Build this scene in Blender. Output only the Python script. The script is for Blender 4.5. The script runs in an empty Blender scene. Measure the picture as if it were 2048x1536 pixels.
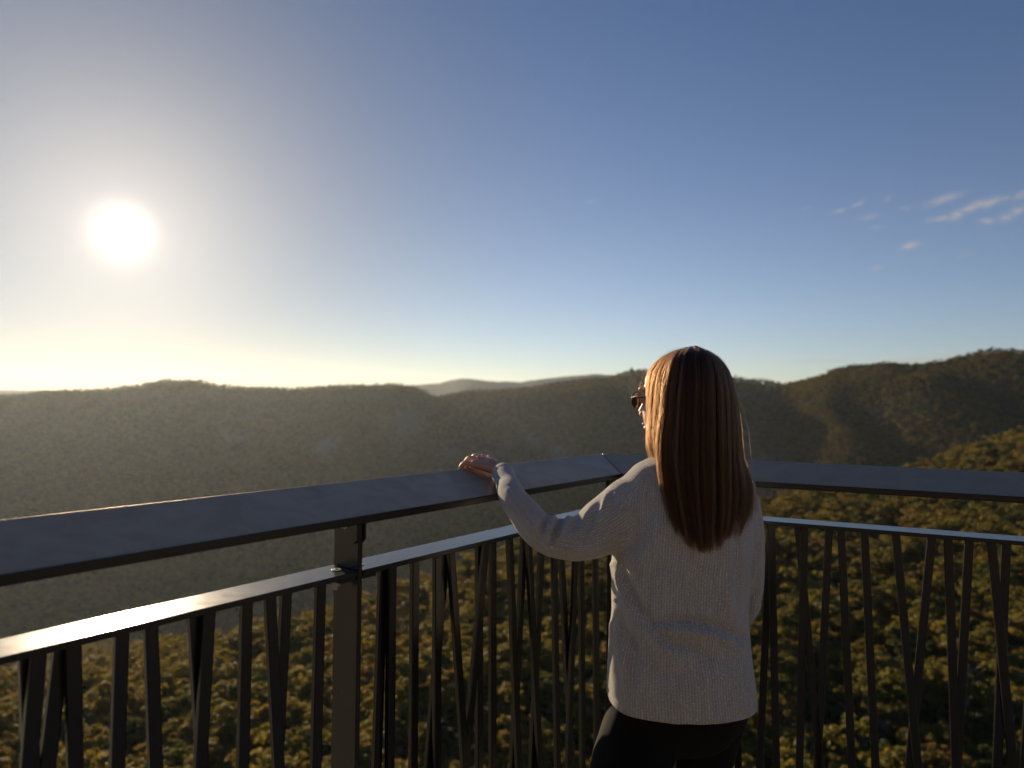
import bpy, bmesh, math, random
import numpy as np
from mathutils import Vector, Matrix, Quaternion
from mathutils.noise import noise as pnoise
from mathutils.noise import fractal

random.seed(7)
rng = np.random.default_rng(11)
SC = bpy.context.scene
COL = SC.collection
PI = math.pi

# ------------------------------------------------------------------ camera
F_PX = 2048 * 24.0 / 36.0
CAM = Vector((0, 0, 1.54))
PITCH = math.radians(1.05)
ROLL = math.radians(0.63)
FWD = Vector((0, math.cos(PITCH), math.sin(PITCH)))
R0 = Vector((1, 0, 0)); U0 = Vector((0, -math.sin(PITCH), math.cos(PITCH)))
RIGHT = R0 * math.cos(ROLL) + U0 * math.sin(ROLL)
UP = U0 * math.cos(ROLL) - R0 * math.sin(ROLL)

def ray(px, py):
    return FWD + RIGHT * ((px - 1024) / F_PX) - UP * ((py - 768) / F_PX)

def P(px, py, d):
    return CAM + ray(px, py) * d

def project(p):
    v = Vector(p) - CAM
    d = v.dot(FWD)
    return 1024 + F_PX * v.dot(RIGHT) / d, 768 - F_PX * v.dot(UP) / d

def on_z(px, py, z):
    r = ray(px, py)
    return CAM + r * ((z - CAM.z) / r.z)

def on_plane(px, py, q, n):
    r = ray(px, py)
    return CAM + r * ((Vector(q) - CAM).dot(n) / r.dot(n))

cam_d = bpy.data.cameras.new('camera')
cam = bpy.data.objects.new('camera', cam_d)
COL.objects.link(cam)
cam.matrix_world = Matrix(((RIGHT.x, UP.x, -FWD.x, CAM.x), (RIGHT.y, UP.y, -FWD.y, CAM.y),
                           (RIGHT.z, UP.z, -FWD.z, CAM.z), (0, 0, 0, 1)))
cam_d.sensor_width = 36; cam_d.lens = 24
cam_d.clip_start = 0.05; cam_d.clip_end = 30000
cam_d.dof.use_dof = True
cam_d.dof.focus_distance = 1.62
cam_d.dof.aperture_fstop = 2.9
SC.camera = cam

SUN_DIR = ray(245, 465).normalized()
SUN_EL = math.asin(SUN_DIR.z)

# ------------------------------------------------------------------ helpers
def tag(o, label=None, cat=None, group=None, kind=None):
    if label: o['label'] = label
    if cat: o['category'] = cat
    if group: o['group'] = group
    if kind: o['kind'] = kind
    return o

def empty(name, loc):
    o = bpy.data.objects.new(name, None)
    o.empty_display_size = 0.2
    o.location = loc
    COL.objects.link(o)
    return o

def mesh_obj(name, verts, faces, m, parent=None, smooth=False, origin=None):
    """links ONE mesh; vertices are given in world space"""
    off = Vector(origin) if origin is not None else Vector((0, 0, 0))
    me = bpy.data.meshes.new(name)
    V = np.asarray(verts, dtype=np.float64).reshape(-1, 3) - np.array(off)
    me.from_pydata(V.tolist(), [], faces)
    me.validate()
    if smooth:
        me.polygons.foreach_set('use_smooth', [True] * len(me.polygons))
    me.update()
    o = bpy.data.objects.new(name, me)
    COL.objects.link(o)
    if m: me.materials.append(m)
    if parent is not None:
        o.parent = parent
        # parent chains only carry translations here
        base = Vector((0, 0, 0)); q = parent
        while q is not None:
            base += q.location; q = q.parent
        o.location = off - base
    else:
        o.location = off
    return o

class MB:
    """collects primitive solids into one vertex/face list"""
    def __init__(s): s.v = []; s.f = []
    def add(s, v, f):
        n = len(s.v); s.v += [tuple(p) for p in v]; s.f += [tuple(i + n for i in q) for q in f]
    def prism(s, quad_a, quad_b):
        n = len(quad_a)
        f = [tuple(range(n - 1, -1, -1)), tuple(range(n, 2 * n))]
        f += [(i, (i + 1) % n, n + (i + 1) % n, n + i) for i in range(n)]
        s.add(list(quad_a) + list(quad_b), f)
    def box(s, c, ax, ay, az):
        """box about centre c with half-extent vectors"""
        c, ax, ay, az = map(Vector, (c, ax, ay, az))
        a = [c - ax - ay - az, c + ax - ay - az, c + ax + ay - az, c - ax + ay - az]
        b = [p + az * 2 for p in a]
        s.prism(a, b)
    def cyl(s, a, b, r, n=16, r2=None):
        a, b = Vector(a), Vector(b); d = (b - a).normalized()
        x = d.orthogonal().normalized(); y = d.cross(x)
        r2 = r if r2 is None else r2
        ca = [a + (x * math.cos(2 * PI * i / n) + y * math.sin(2 * PI * i / n)) * r for i in range(n)]
        cb = [b + (x * math.cos(2 * PI * i / n) + y * math.sin(2 * PI * i / n)) * r2 for i in range(n)]
        s.prism(ca, cb)
    def tube(s, pts, rad, n=14, squash=None, up=None):
        """closed tube along pts; rad may be numbers or (rx, ry)"""
        pts = [Vector(p) for p in pts]
        m = len(pts)
        tang = [(pts[min(i + 1, m - 1)] - pts[max(i - 1, 0)]).normalized() for i in range(m)]
        x = (Vector(up).cross(tang[0])).normalized() if up is not None else tang[0].orthogonal().normalized()
        rings = []
        for i in range(m):
            x = (x - tang[i] * x.dot(tang[i])).normalized()
            y = tang[i].cross(x)
            rx, ry = rad[i] if hasattr(rad[i], '__len__') else (rad[i], rad[i])
            rings.append([pts[i] + x * (rx * math.cos(2 * PI * k / n)) + y * (ry * math.sin(2 * PI * k / n)) for k in range(n)])
        s.rings(rings)
    def rings(s, rings):
        n = len(rings[0]); v = [p for r in rings for p in r]; f = []
        for i in range(len(rings) - 1):
            for k in range(n):
                f.append((i * n + k, i * n + (k + 1) % n, (i + 1) * n + (k + 1) % n, (i + 1) * n + k))
        f.append(tuple(range(n - 1, -1, -1)))
        b = (len(rings) - 1) * n
        f.append(tuple(b + k for k in range(n)))
        s.add(v, f)
    def ellipsoid(s, c, ax, ay, az, nu=20, nv=12):
        c, ax, ay, az = map(Vector, (c, ax, ay, az))
        v = [c - az]; f = []
        for j in range(1, nv):
            th = -PI / 2 + PI * j / nv
            for i in range(nu):
                a = 2 * PI * i / nu
                v.append(c + (ax * math.cos(a) + ay * math.sin(a)) * math.cos(th) + az * math.sin(th))
        v.append(c + az)
        for i in range(nu): f.append((0, 1 + (i + 1) % nu, 1 + i))
        for j in range(nv - 2):
            for i in range(nu):
                a = 1 + j * nu + i; b = 1 + j * nu + (i + 1) % nu
                f.append((a, b, b + nu, a + nu))
        e = 1 + (nv - 2) * nu; t = len(v) - 1
        for i in range(nu): f.append((e + i, e + (i + 1) % nu, t))
        s.add(v, f)
    def build(s, name, m, parent=None, smooth=False, bevel=0.0, origin=None):
        o = mesh_obj(name, s.v, s.f, m, parent, smooth, origin)
        bm = bmesh.new(); bm.from_mesh(o.data); bmesh.ops.recalc_face_normals(bm, faces=bm.faces); bm.to_mesh(o.data); bm.free()
        if bevel:
            b = o.modifiers.new('bevel', 'BEVEL'); b.width = bevel; b.segments = 2
            b.limit_method = 'ANGLE'; b.angle_limit = math.radians(40)
        return o

def remesh(mb, voxel):
    """union of the collected solids as one skin: (verts, faces) numpy"""
    o = mesh_obj('union', mb.v, mb.f, None)
    bm = bmesh.new(); bm.from_mesh(o.data); bmesh.ops.recalc_face_normals(bm, faces=bm.faces); bm.to_mesh(o.data); bm.free()
    md = o.modifiers.new('r', 'REMESH'); md.mode = 'VOXEL'; md.voxel_size = voxel
    dg = bpy.context.evaluated_depsgraph_get()
    me = bpy.data.meshes.new_from_object(o.evaluated_get(dg))
    V = np.empty(len(me.vertices) * 3); me.vertices.foreach_get('co', V); V = V.reshape(-1, 3)
    F = [tuple(p.vertices) for p in me.polygons]
    E = np.empty(len(me.edges) * 2, dtype=np.int64); me.edges.foreach_get('vertices', E); E = E.reshape(-1, 2)
    od = o.data
    bpy.data.objects.remove(o); bpy.data.meshes.remove(me); bpy.data.meshes.remove(od)
    return V, F, E

def relax(V, E, it, k=0.5, w=None):
    n = len(V); deg = np.zeros(n); np.add.at(deg, E[:, 0], 1); np.add.at(deg, E[:, 1], 1)
    for i in range(it):
        S = np.zeros_like(V)
        np.add.at(S, E[:, 0], V[E[:, 1]]); np.add.at(S, E[:, 1], V[E[:, 0]])
        L = S / np.maximum(deg, 1)[:, None] - V
        kk = k if i % 2 == 0 else -k * 0.92      # Taubin: keeps the volume
        V = V + L * kk * (1 if w is None else w[:, None])
    return V

def vnormals(V, F):
    Q = np.array([f if len(f) == 4 else (f[0], f[1], f[2], f[2]) for f in F])
    N = np.cross(V[Q[:, 2]] - V[Q[:, 0]], V[Q[:, 3]] - V[Q[:, 1]])
    O = np.zeros_like(V)
    for k in range(4): np.add.at(O, Q[:, k], N)
    return O / np.maximum(np.linalg.norm(O, axis=1), 1e-12)[:, None]

def catmull(pts, n):
    p = np.asarray([np.array(q, dtype=float) for q in pts])
    m = len(p); out = []
    for u in np.linspace(0, m - 1, n):
        i = min(int(u), m - 2); t = u - i
        p0, p1, p2, p3 = p[max(i - 1, 0)], p[i], p[i + 1], p[min(i + 2, m - 1)]
        out.append(0.5 * ((2 * p1) + (-p0 + p2) * t + (2 * p0 - 5 * p1 + 4 * p2 - p3) * t * t + (-p0 + 3 * p1 - 3 * p2 + p3) * t ** 3))
    return np.array(out)

# ------------------------------------------------------------------ materials
class NT:
    def __init__(s, tree): s.t = tree; s.n = tree.nodes; s.l = tree.links
    def node(s, typ, **kw):
        nd = s.n.new(typ)
        for k, v in kw.items(): setattr(nd, k, v)
        return nd
    def link(s, a, b): s.l.new(a, b)
    def val(s, sock, v):
        if isinstance(v, bpy.types.NodeSocket): s.link(v, sock)
        else: sock.default_value = v
    def math(s, op, a, b=0.0, c=None, clamp=False):
        nd = s.node('ShaderNodeMath', operation=op); nd.use_clamp = clamp
        s.val(nd.inputs[0], a); s.val(nd.inputs[1], b)
        if c is not None: s.val(nd.inputs[2], c)
        return nd.outputs[0]
    def mix(s, fac, a, b, blend='MIX'):
        nd = s.node('ShaderNodeMix', data_type='RGBA', blend_type=blend)
        s.val(nd.inputs[0], fac)
        s.val(nd.inputs[6], a if isinstance(a, bpy.types.NodeSocket) else (*a, 1))
        s.val(nd.inputs[7], b if isinstance(b, bpy.types.NodeSocket) else (*b, 1))
        return nd.outputs[2]
    def noise(s, vec, scale, detail=3, rough=0.5, dist=0.0):
        nd = s.node('ShaderNodeTexNoise')
        if vec is not None: s.link(vec, nd.inputs['Vector'])
        nd.inputs['Scale'].default_value = scale; nd.inputs['Detail'].default_value = detail
        nd.inputs['Roughness'].default_value = rough; nd.inputs['Distortion'].default_value = dist
        return nd.outputs['Fac']
    def ramp(s, fac, stops):
        nd = s.node('ShaderNodeValToRGB'); cr = nd.color_ramp
        while len(cr.elements) < len(stops): cr.elements.new(0.5)
        for e, (p, c) in zip(cr.elements, stops):
            e.position = p; e.color = (*c, 1) if hasattr(c, '__len__') else (c, c, c, 1)
        s.link(fac, nd.inputs[0]); return nd.outputs[0]
    def bump(s, h, strength=0.3, dist=0.002, normal=None):
        nd = s.node('ShaderNodeBump'); nd.inputs['Strength'].default_value = strength
        nd.inputs['Distance'].default_value = dist; s.link(h, nd.inputs['Height'])
        if normal is not None: s.link(normal, nd.inputs['Normal'])
        return nd.outputs[0]

def material(name):
    m = bpy.data.materials.new(name); m.use_nodes = True
    t = NT(m.node_tree); t.n.clear()
    out = t.node('ShaderNodeOutputMaterial')
    bs = t.node('ShaderNodeBsdfPrincipled')
    t.link(bs.outputs[0], out.inputs[0])
    return m, t, bs, out

def mat_paint():
    m, t, b, o = material('charcoal powder coat')
    co = t.node('ShaderNodeTexCoord').outputs['Object']
    n1 = t.noise(co, 900, 2); n2 = t.noise(co, 7, 4, 0.6)
    sc = t.noise(co, 22, 3, 0.6)
    dust = t.math('MULTIPLY', t.math('SUBTRACT', n2, 0.42, clamp=True), 1.3, clamp=True)
    c = t.mix(dust, (0.008, 0.0078, 0.0068), (0.016, 0.0150, 0.0130))
    t.link(c, b.inputs['Base Color'])
    r = t.math('ADD', t.math('MULTIPLY', sc, 0.12), 0.19); t.link(r, b.inputs['Roughness'])
    b.inputs['Specular IOR Level'].default_value = 0.5
    return m

def mat_handrail():
    m, t, b, o = material('satin slate blue grey coat')
    co = t.node('ShaderNodeTexCoord').outputs['Object']
    n1 = t.noise(co, 700, 2); n2 = t.noise(co, 5, 5, 0.65); sp = t.noise(co, 140, 2, 0.5)
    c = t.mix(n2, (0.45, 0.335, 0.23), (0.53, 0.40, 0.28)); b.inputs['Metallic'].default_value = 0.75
    ge = t.node('ShaderNodeMapping'); ge.inputs['Rotation'].default_value = (0, 0, -0.9); ge.inputs['Scale'].default_value = (9, 160, 40)
    t.link(co, ge.inputs['Vector']); scr = t.ramp(t.noise(ge.outputs[0], 1.0, 4, 0.75), [(0.60, 0.0), (0.72, 1.0)])
    smear = t.ramp(t.noise(co, 11, 4, 0.6, 1.2), [(0.42, 0.0), (0.68, 1.0)])
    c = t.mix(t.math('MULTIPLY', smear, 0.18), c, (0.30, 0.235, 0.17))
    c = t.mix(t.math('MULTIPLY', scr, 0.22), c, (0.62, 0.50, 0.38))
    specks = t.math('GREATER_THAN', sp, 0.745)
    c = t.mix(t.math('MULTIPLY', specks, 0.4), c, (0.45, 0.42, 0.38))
    t.link(c, b.inputs['Base Color'])
    t.link(t.math('ADD', t.math('MULTIPLY', n2, 0.14), t.math('MULTIPLY_ADD', smear, 0.12, 0.42)), b.inputs['Roughness'])
    t.link(t.bump(n1, 0.05, 0.0003), b.inputs['Normal'])
    return m

def mat_steel():
    m, t, b, o = material('galvanised steel bolt')
    co = t.node('ShaderNodeTexCoord').outputs['Object']
    n = t.noise(co, 120, 3)
    t.link(t.mix(n, (0.30, 0.28, 0.25), (0.50, 0.47, 0.42)), b.inputs['Base Color'])
    b.inputs['Metallic'].default_value = 1; b.inputs['Roughness'].default_value = 0.38
    return m

def mat_skin():
    m, t, b, o = material('fair skin')
    co = t.node('ShaderNodeTexCoord').outputs['Object']
    n = t.noise(co, 45, 4, 0.6); n2 = t.noise(co, 900, 2)
    t.link(t.mix(n, (0.50, 0.27, 0.19), (0.62, 0.37, 0.27)), b.inputs['Base Color'])
    b.inputs['Roughness'].default_value = 0.48
    b.inputs['Subsurface Weight'].default_value = 0.25
    b.inputs['Subsurface Radius'].default_value = (1.0, 0.35, 0.2)
    b.inputs['Subsurface Scale'].default_value = 0.006
    t.link(t.bump(n2, 0.15, 0.0006), b.inputs['Normal'])
    return m

def mat_knit():
    m, t, b, o = material('heather grey ribbed knit')
    at = t.node('ShaderNodeAttribute', attribute_name='rib').outputs['Vector']
    sx = t.node('ShaderNodeSeparateXYZ'); t.link(at, sx.inputs[0])
    u, v = sx.outputs[0], sx.outputs[1]
    cw = t.node('ShaderNodeCombineXYZ'); t.val(cw.inputs[0], t.math('MULTIPLY', u, 30)); t.val(cw.inputs[1], t.math('MULTIPLY', v, 45))
    wob = t.noise(cw.outputs[0], 1.0, 3, 0.6)
    ph = t.math('MULTIPLY', t.math('MULTIPLY_ADD', wob, 0.006, u), 2 * PI / 0.0057)
    s = t.math('SINE', ph)
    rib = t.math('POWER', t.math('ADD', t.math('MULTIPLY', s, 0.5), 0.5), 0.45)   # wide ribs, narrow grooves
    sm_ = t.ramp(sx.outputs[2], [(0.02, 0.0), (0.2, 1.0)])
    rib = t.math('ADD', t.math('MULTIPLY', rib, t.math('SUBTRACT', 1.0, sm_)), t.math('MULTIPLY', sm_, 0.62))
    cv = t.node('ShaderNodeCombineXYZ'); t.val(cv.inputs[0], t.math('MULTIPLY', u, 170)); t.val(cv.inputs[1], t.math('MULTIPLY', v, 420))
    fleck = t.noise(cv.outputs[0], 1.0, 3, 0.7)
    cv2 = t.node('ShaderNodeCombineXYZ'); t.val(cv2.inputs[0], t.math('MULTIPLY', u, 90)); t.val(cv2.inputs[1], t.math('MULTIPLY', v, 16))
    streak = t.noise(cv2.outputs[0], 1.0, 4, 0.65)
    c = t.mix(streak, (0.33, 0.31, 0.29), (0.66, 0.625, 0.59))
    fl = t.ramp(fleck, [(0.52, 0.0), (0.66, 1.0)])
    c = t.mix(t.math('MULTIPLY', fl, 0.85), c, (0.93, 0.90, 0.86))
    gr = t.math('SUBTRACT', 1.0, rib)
    c = t.mix(t.math('MULTIPLY', gr, 0.45), c, (0.22, 0.205, 0.19))   # shade of the grooves between ribs painted into the colour
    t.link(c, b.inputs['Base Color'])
    b.inputs['Roughness'].default_value = 0.92
    b.inputs['Sheen Weight'].default_value = 0.35
    b.inputs['Sheen Roughness'].default_value = 0.4
    b.inputs['Specular IOR Level'].default_value = 0.15
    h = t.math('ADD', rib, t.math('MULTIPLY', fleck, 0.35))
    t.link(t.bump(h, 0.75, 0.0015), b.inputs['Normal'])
    return m

def mat_cloth_black():
    m, t, b, o = material('black stretch jersey')
    co = t.node('ShaderNodeTexCoord').outputs['Object']
    n = t.noise(co, 400, 2); n2 = t.noise(co, 14, 3)
    t.link(t.mix(n2, (0.0028, 0.0027, 0.0026), (0.0060, 0.0055, 0.0052)), b.inputs['Base Color'])
    b.inputs['Roughness'].default_value = 0.85; b.inputs['Specular IOR Level'].default_value = 0.2
    t.link(t.bump(n, 0.3, 0.0006), b.inputs['Normal'])
    return m

def mat_simple(name, c, r, metal=0.0, **kw):
    m, t, b, o = material(name)
    co = t.node('ShaderNodeTexCoord').outputs['Object']
    n = t.noise(co, 30, 3)
    t.link(t.mix(n, tuple(x * 0.8 for x in c), tuple(min(x * 1.2, 1) for x in c)), b.inputs['Base Color'])
    b.inputs['Roughness'].default_value = r; b.inputs['Metallic'].default_value = metal
    for k, v in kw.items(): b.inputs[k].default_value = v
    return m

def mat_leaf(name, dark, light, trans):
    m, t, b, o = material(name)
    info = t.node('ShaderNodeObjectInfo')
    geo = t.node('ShaderNodeNewGeometry')
    co = t.node('ShaderNodeTexCoord').outputs['Object']
    n = t.noise(co, 0.55, 3, 0.6)
    rp = t.math('MULTIPLY_ADD', geo.outputs['Random Per Island'], 0.45, t.math('MULTIPLY', n, 0.55))
    c = t.mix(rp, dark, light)
    hs = t.node('ShaderNodeHueSaturation')
    t.val(hs.inputs['Hue'], t.math('MULTIPLY_ADD', info.outputs['Random'], 0.045, 0.500))
    t.val(hs.inputs['Value'], t.math('MULTIPLY_ADD', info.outputs['Random'], 0.5, 0.74))
    t.link(c, hs.inputs['Color'])
    t.link(hs.outputs[0], b.inputs['Base Color'])
    b.inputs['Roughness'].default_value = 0.6
    b.inputs['Specular IOR Level'].default_value = 0.25
    tr = t.node('ShaderNodeBsdfTranslucent')
    t.link(t.mix(0.6, hs.outputs[0], trans), tr.inputs[0])
    mx = t.node('ShaderNodeMixShader'); mx.inputs[0].default_value = 0.42
    t.link(b.outputs[0], mx.inputs[1]); t.link(tr.outputs[0], mx.inputs[2])
    t.link(mx.outputs[0], o.inputs[0])
    return m

def mat_ground(name, a, bcol, rock, scale, attr=None):
    m, t, b, o = material(name)
    co = t.node('ShaderNodeNewGeometry').outputs['Position']
    n = t.noise(co, scale, 6, 0.65); n2 = t.noise(co, scale * 0.15, 4)
    c = t.mix(t.ramp(n, [(0.35, 0.0), (0.65, 1.0)]), a, bcol)
    nz = t.node('ShaderNodeSeparateXYZ'); t.link(t.node('ShaderNodeNewGeometry').outputs['Normal'], nz.inputs[0])
    steep = t.ramp(nz.outputs[2], [(0.62, 1.0), (0.78, 0.0)])
    c = t.mix(t.math('MULTIPLY', steep, t.ramp(n2, [(0.45, 0.0), (0.6, 1.0)])), c, rock)
    if attr: c = t.mix(t.node('ShaderNodeAttribute', attribute_name=attr).outputs['Fac'], c, t.mix(n, (0.07, 0.06, 0.05), (0.22, 0.19, 0.16)))
    t.link(c, b.inputs['Base Color']); b.inputs['Roughness'].default_value = 0.95
    b.inputs['Specular IOR Level'].default_value = 0.1
    t.link(t.bump(n, 0.8, 3.0), b.inputs['Normal'])
    return m

M = dict(paint=mat_paint(), rail=mat_handrail(), steel=mat_steel(), skin=mat_skin(), knit=mat_knit(), black=mat_cloth_black(),
         shoe=mat_simple('dark trainer fabric', (0.03, 0.03, 0.035), 0.7), sole=mat_simple('white rubber sole', (0.6, 0.6, 0.57), 0.6),
         frame=mat_simple('black acetate', (0.012, 0.010, 0.010), 0.2),
         deck=mat_simple('pale bounce deck', (0.34, 0.31, 0.28), 0.8),  # unseen floor, set pale to bounce sunlight upwards
         bark=mat_simple('pale eucalypt bark', (0.30, 0.25, 0.20), 0.85),
         ground=mat_ground('forest floor', (0.018, 0.020, 0.010), (0.045, 0.042, 0.022), (0.055, 0.048, 0.036), 0.05),
         land=mat_ground('wooded slope and sandstone', (0.018, 0.020, 0.010), (0.045, 0.042, 0.022), (0.055, 0.048, 0.036), 0.05, 'rock'),
         bounce_bank=mat_ground('pale bounce bank', (0.19, 0.175, 0.135), (0.27, 0.25, 0.20), (0.25, 0.23, 0.20), 0.6),  # pale so the unseen bank throws warm light back
         hills=mat_ground('far wooded hills', (0.020, 0.026, 0.014), (0.040, 0.044, 0.026), (0.10, 0.09, 0.08), 0.01))

def mat_lens():
    m, t, b, o = material('brown tinted lens')
    b.inputs['Base Color'].default_value = (0.035, 0.014, 0.010, 1)
    b.inputs['Roughness'].default_value = 0.06
    b.inputs['Coat Weight'].default_value = 1.0
    b.inputs['Alpha'].default_value = 0.9
    return m
M['lens'] = mat_lens()

def mat_hair():
    m = bpy.data.materials.new('brown hair strands'); m.use_nodes = True
    t = NT(m.node_tree); t.n.clear()
    out = t.node('ShaderNodeOutputMaterial')
    h = t.node('ShaderNodeBsdfHairPrincipled'); h.parametrization = 'COLOR'
    tone = t.node('ShaderNodeAttribute', attribute_name='tone').outputs['Fac']
    c = t.mix(tone, (0.009, 0.0033, 0.0013), (0.055, 0.0195, 0.0064))
    t.link(c, h.inputs['Color'])
    h.inputs['Roughness'].default_value = 0.42; h.inputs['Radial Roughness'].default_value = 0.4
    h.inputs['IOR'].default_value = 1.5
    h.inputs['Random Roughness'].default_value = 0.3
    t.link(h.outputs[0], out.inputs[0])
    return m
M['strand'] = mat_hair()
M['haircap'] = mat_simple('dark brown under hair', (0.020, 0.010, 0.006), 0.7)

# ------------------------------------------------------------------ railing
D1 = (on_z(1220, 906, 1.35) - on_z(0, 1043, 1.35)); D1.z = 0; D1.normalize()          # along the first section, away from the camera
D2 = (on_z(2048, 944.7, 1.35) - on_z(1486, 919, 1.35)); D2.z = 0; D2.normalize()       # along the second section, away from the corner
A1 = on_z(700, 961.5, 1.35); A2 = on_z(1760, 931.5, 1.35)
def cross2(a, b): return a.x * b.y - a.y * b.x
s_ = cross2(A2 - A1, D2) / cross2(D1, D2)
CORNER = A1 + D1 * s_                                      # outer top edge of the handrail at the mitre
IN1 = Vector((D1.y, -D1.x, 0))                             # horizontal inward normals (towards the viewer)
IN2 = Vector((D2.y, -D2.x, 0))
if IN1.dot(Vector((0, -1, 0))) < 0: IN1 = -IN1
if IN2.dot(Vector((0, -1, 0))) < 0: IN2 = -IN2
Z_TOP, W_RAIL, TILT = 1.35, 0.150, math.radians(19.5)
Z_MID = 1.182
ZV = Vector((0, 0, 1))

def mitre(inn_off, z):
    """corner point of the line offset inwards by inn_off from the outer edges"""
    p1 = CORNER + IN1 * inn_off; p2 = CORNER + IN2 * inn_off
    s = cross2(p2 - p1, D2) / cross2(D1, D2)
    q = p1 + D1 * s; q.z = z
    return q

def swept(name, section, D, IN, length, mat, parent, m_gap=0.0, sign=1, bevel=0.002, cut=None):
    """section: list of (inward offset, z) points; runs from the corner mitre to `length` away along D*sign"""
    mb = MB()
    a = [mitre(o, z) + D * sign * m_gap for o, z in section]
    b = []
    for o, z in section:
        q = CORNER + IN * o + D * sign * length; q.z = z; b.append(q)
    mb.prism(a, b)
    return mb

ct, st = math.cos(TILT), math.sin(TILT)
TH = 0.006
def plate(o0, z0, w, tilt_down=True):
    return None
# handrail section: folded plate, top face falls towards the viewer, with a lip turned down on its inner edge
rail_sec = [(0.0, Z_TOP), (W_RAIL * ct, Z_TOP - W_RAIL * st), (W_RAIL * ct - 0.0005, Z_TOP - W_RAIL * st - 0.017),
            (W_RAIL * ct - 0.007, Z_TOP - W_RAIL * st - 0.017), (W_RAIL * ct - 0.0075, Z_TOP - W_RAIL * st - 0.005), (0.006, Z_TOP - 0.009),
            (0.006, Z_TOP - 0.022), (0.0, Z_TOP - 0.022)]
MID_O = 0.028; MID_W = 0.085                                # the middle bar starts this far inside the outer edge
LEN1 = 4.0; LEN2 = 3.2
BAR_O = MID_O + MID_W * 0.5                                 # plane of the balusters
POST_S = None

def along(D, IN, o, px, py):
    """distance from the corner along D of the point of the vertical plane (offset o) seen at a pixel"""
    q = on_plane(px, py, CORNER + IN * o, IN)
    return (q - CORNER).dot(D), q.z

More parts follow.
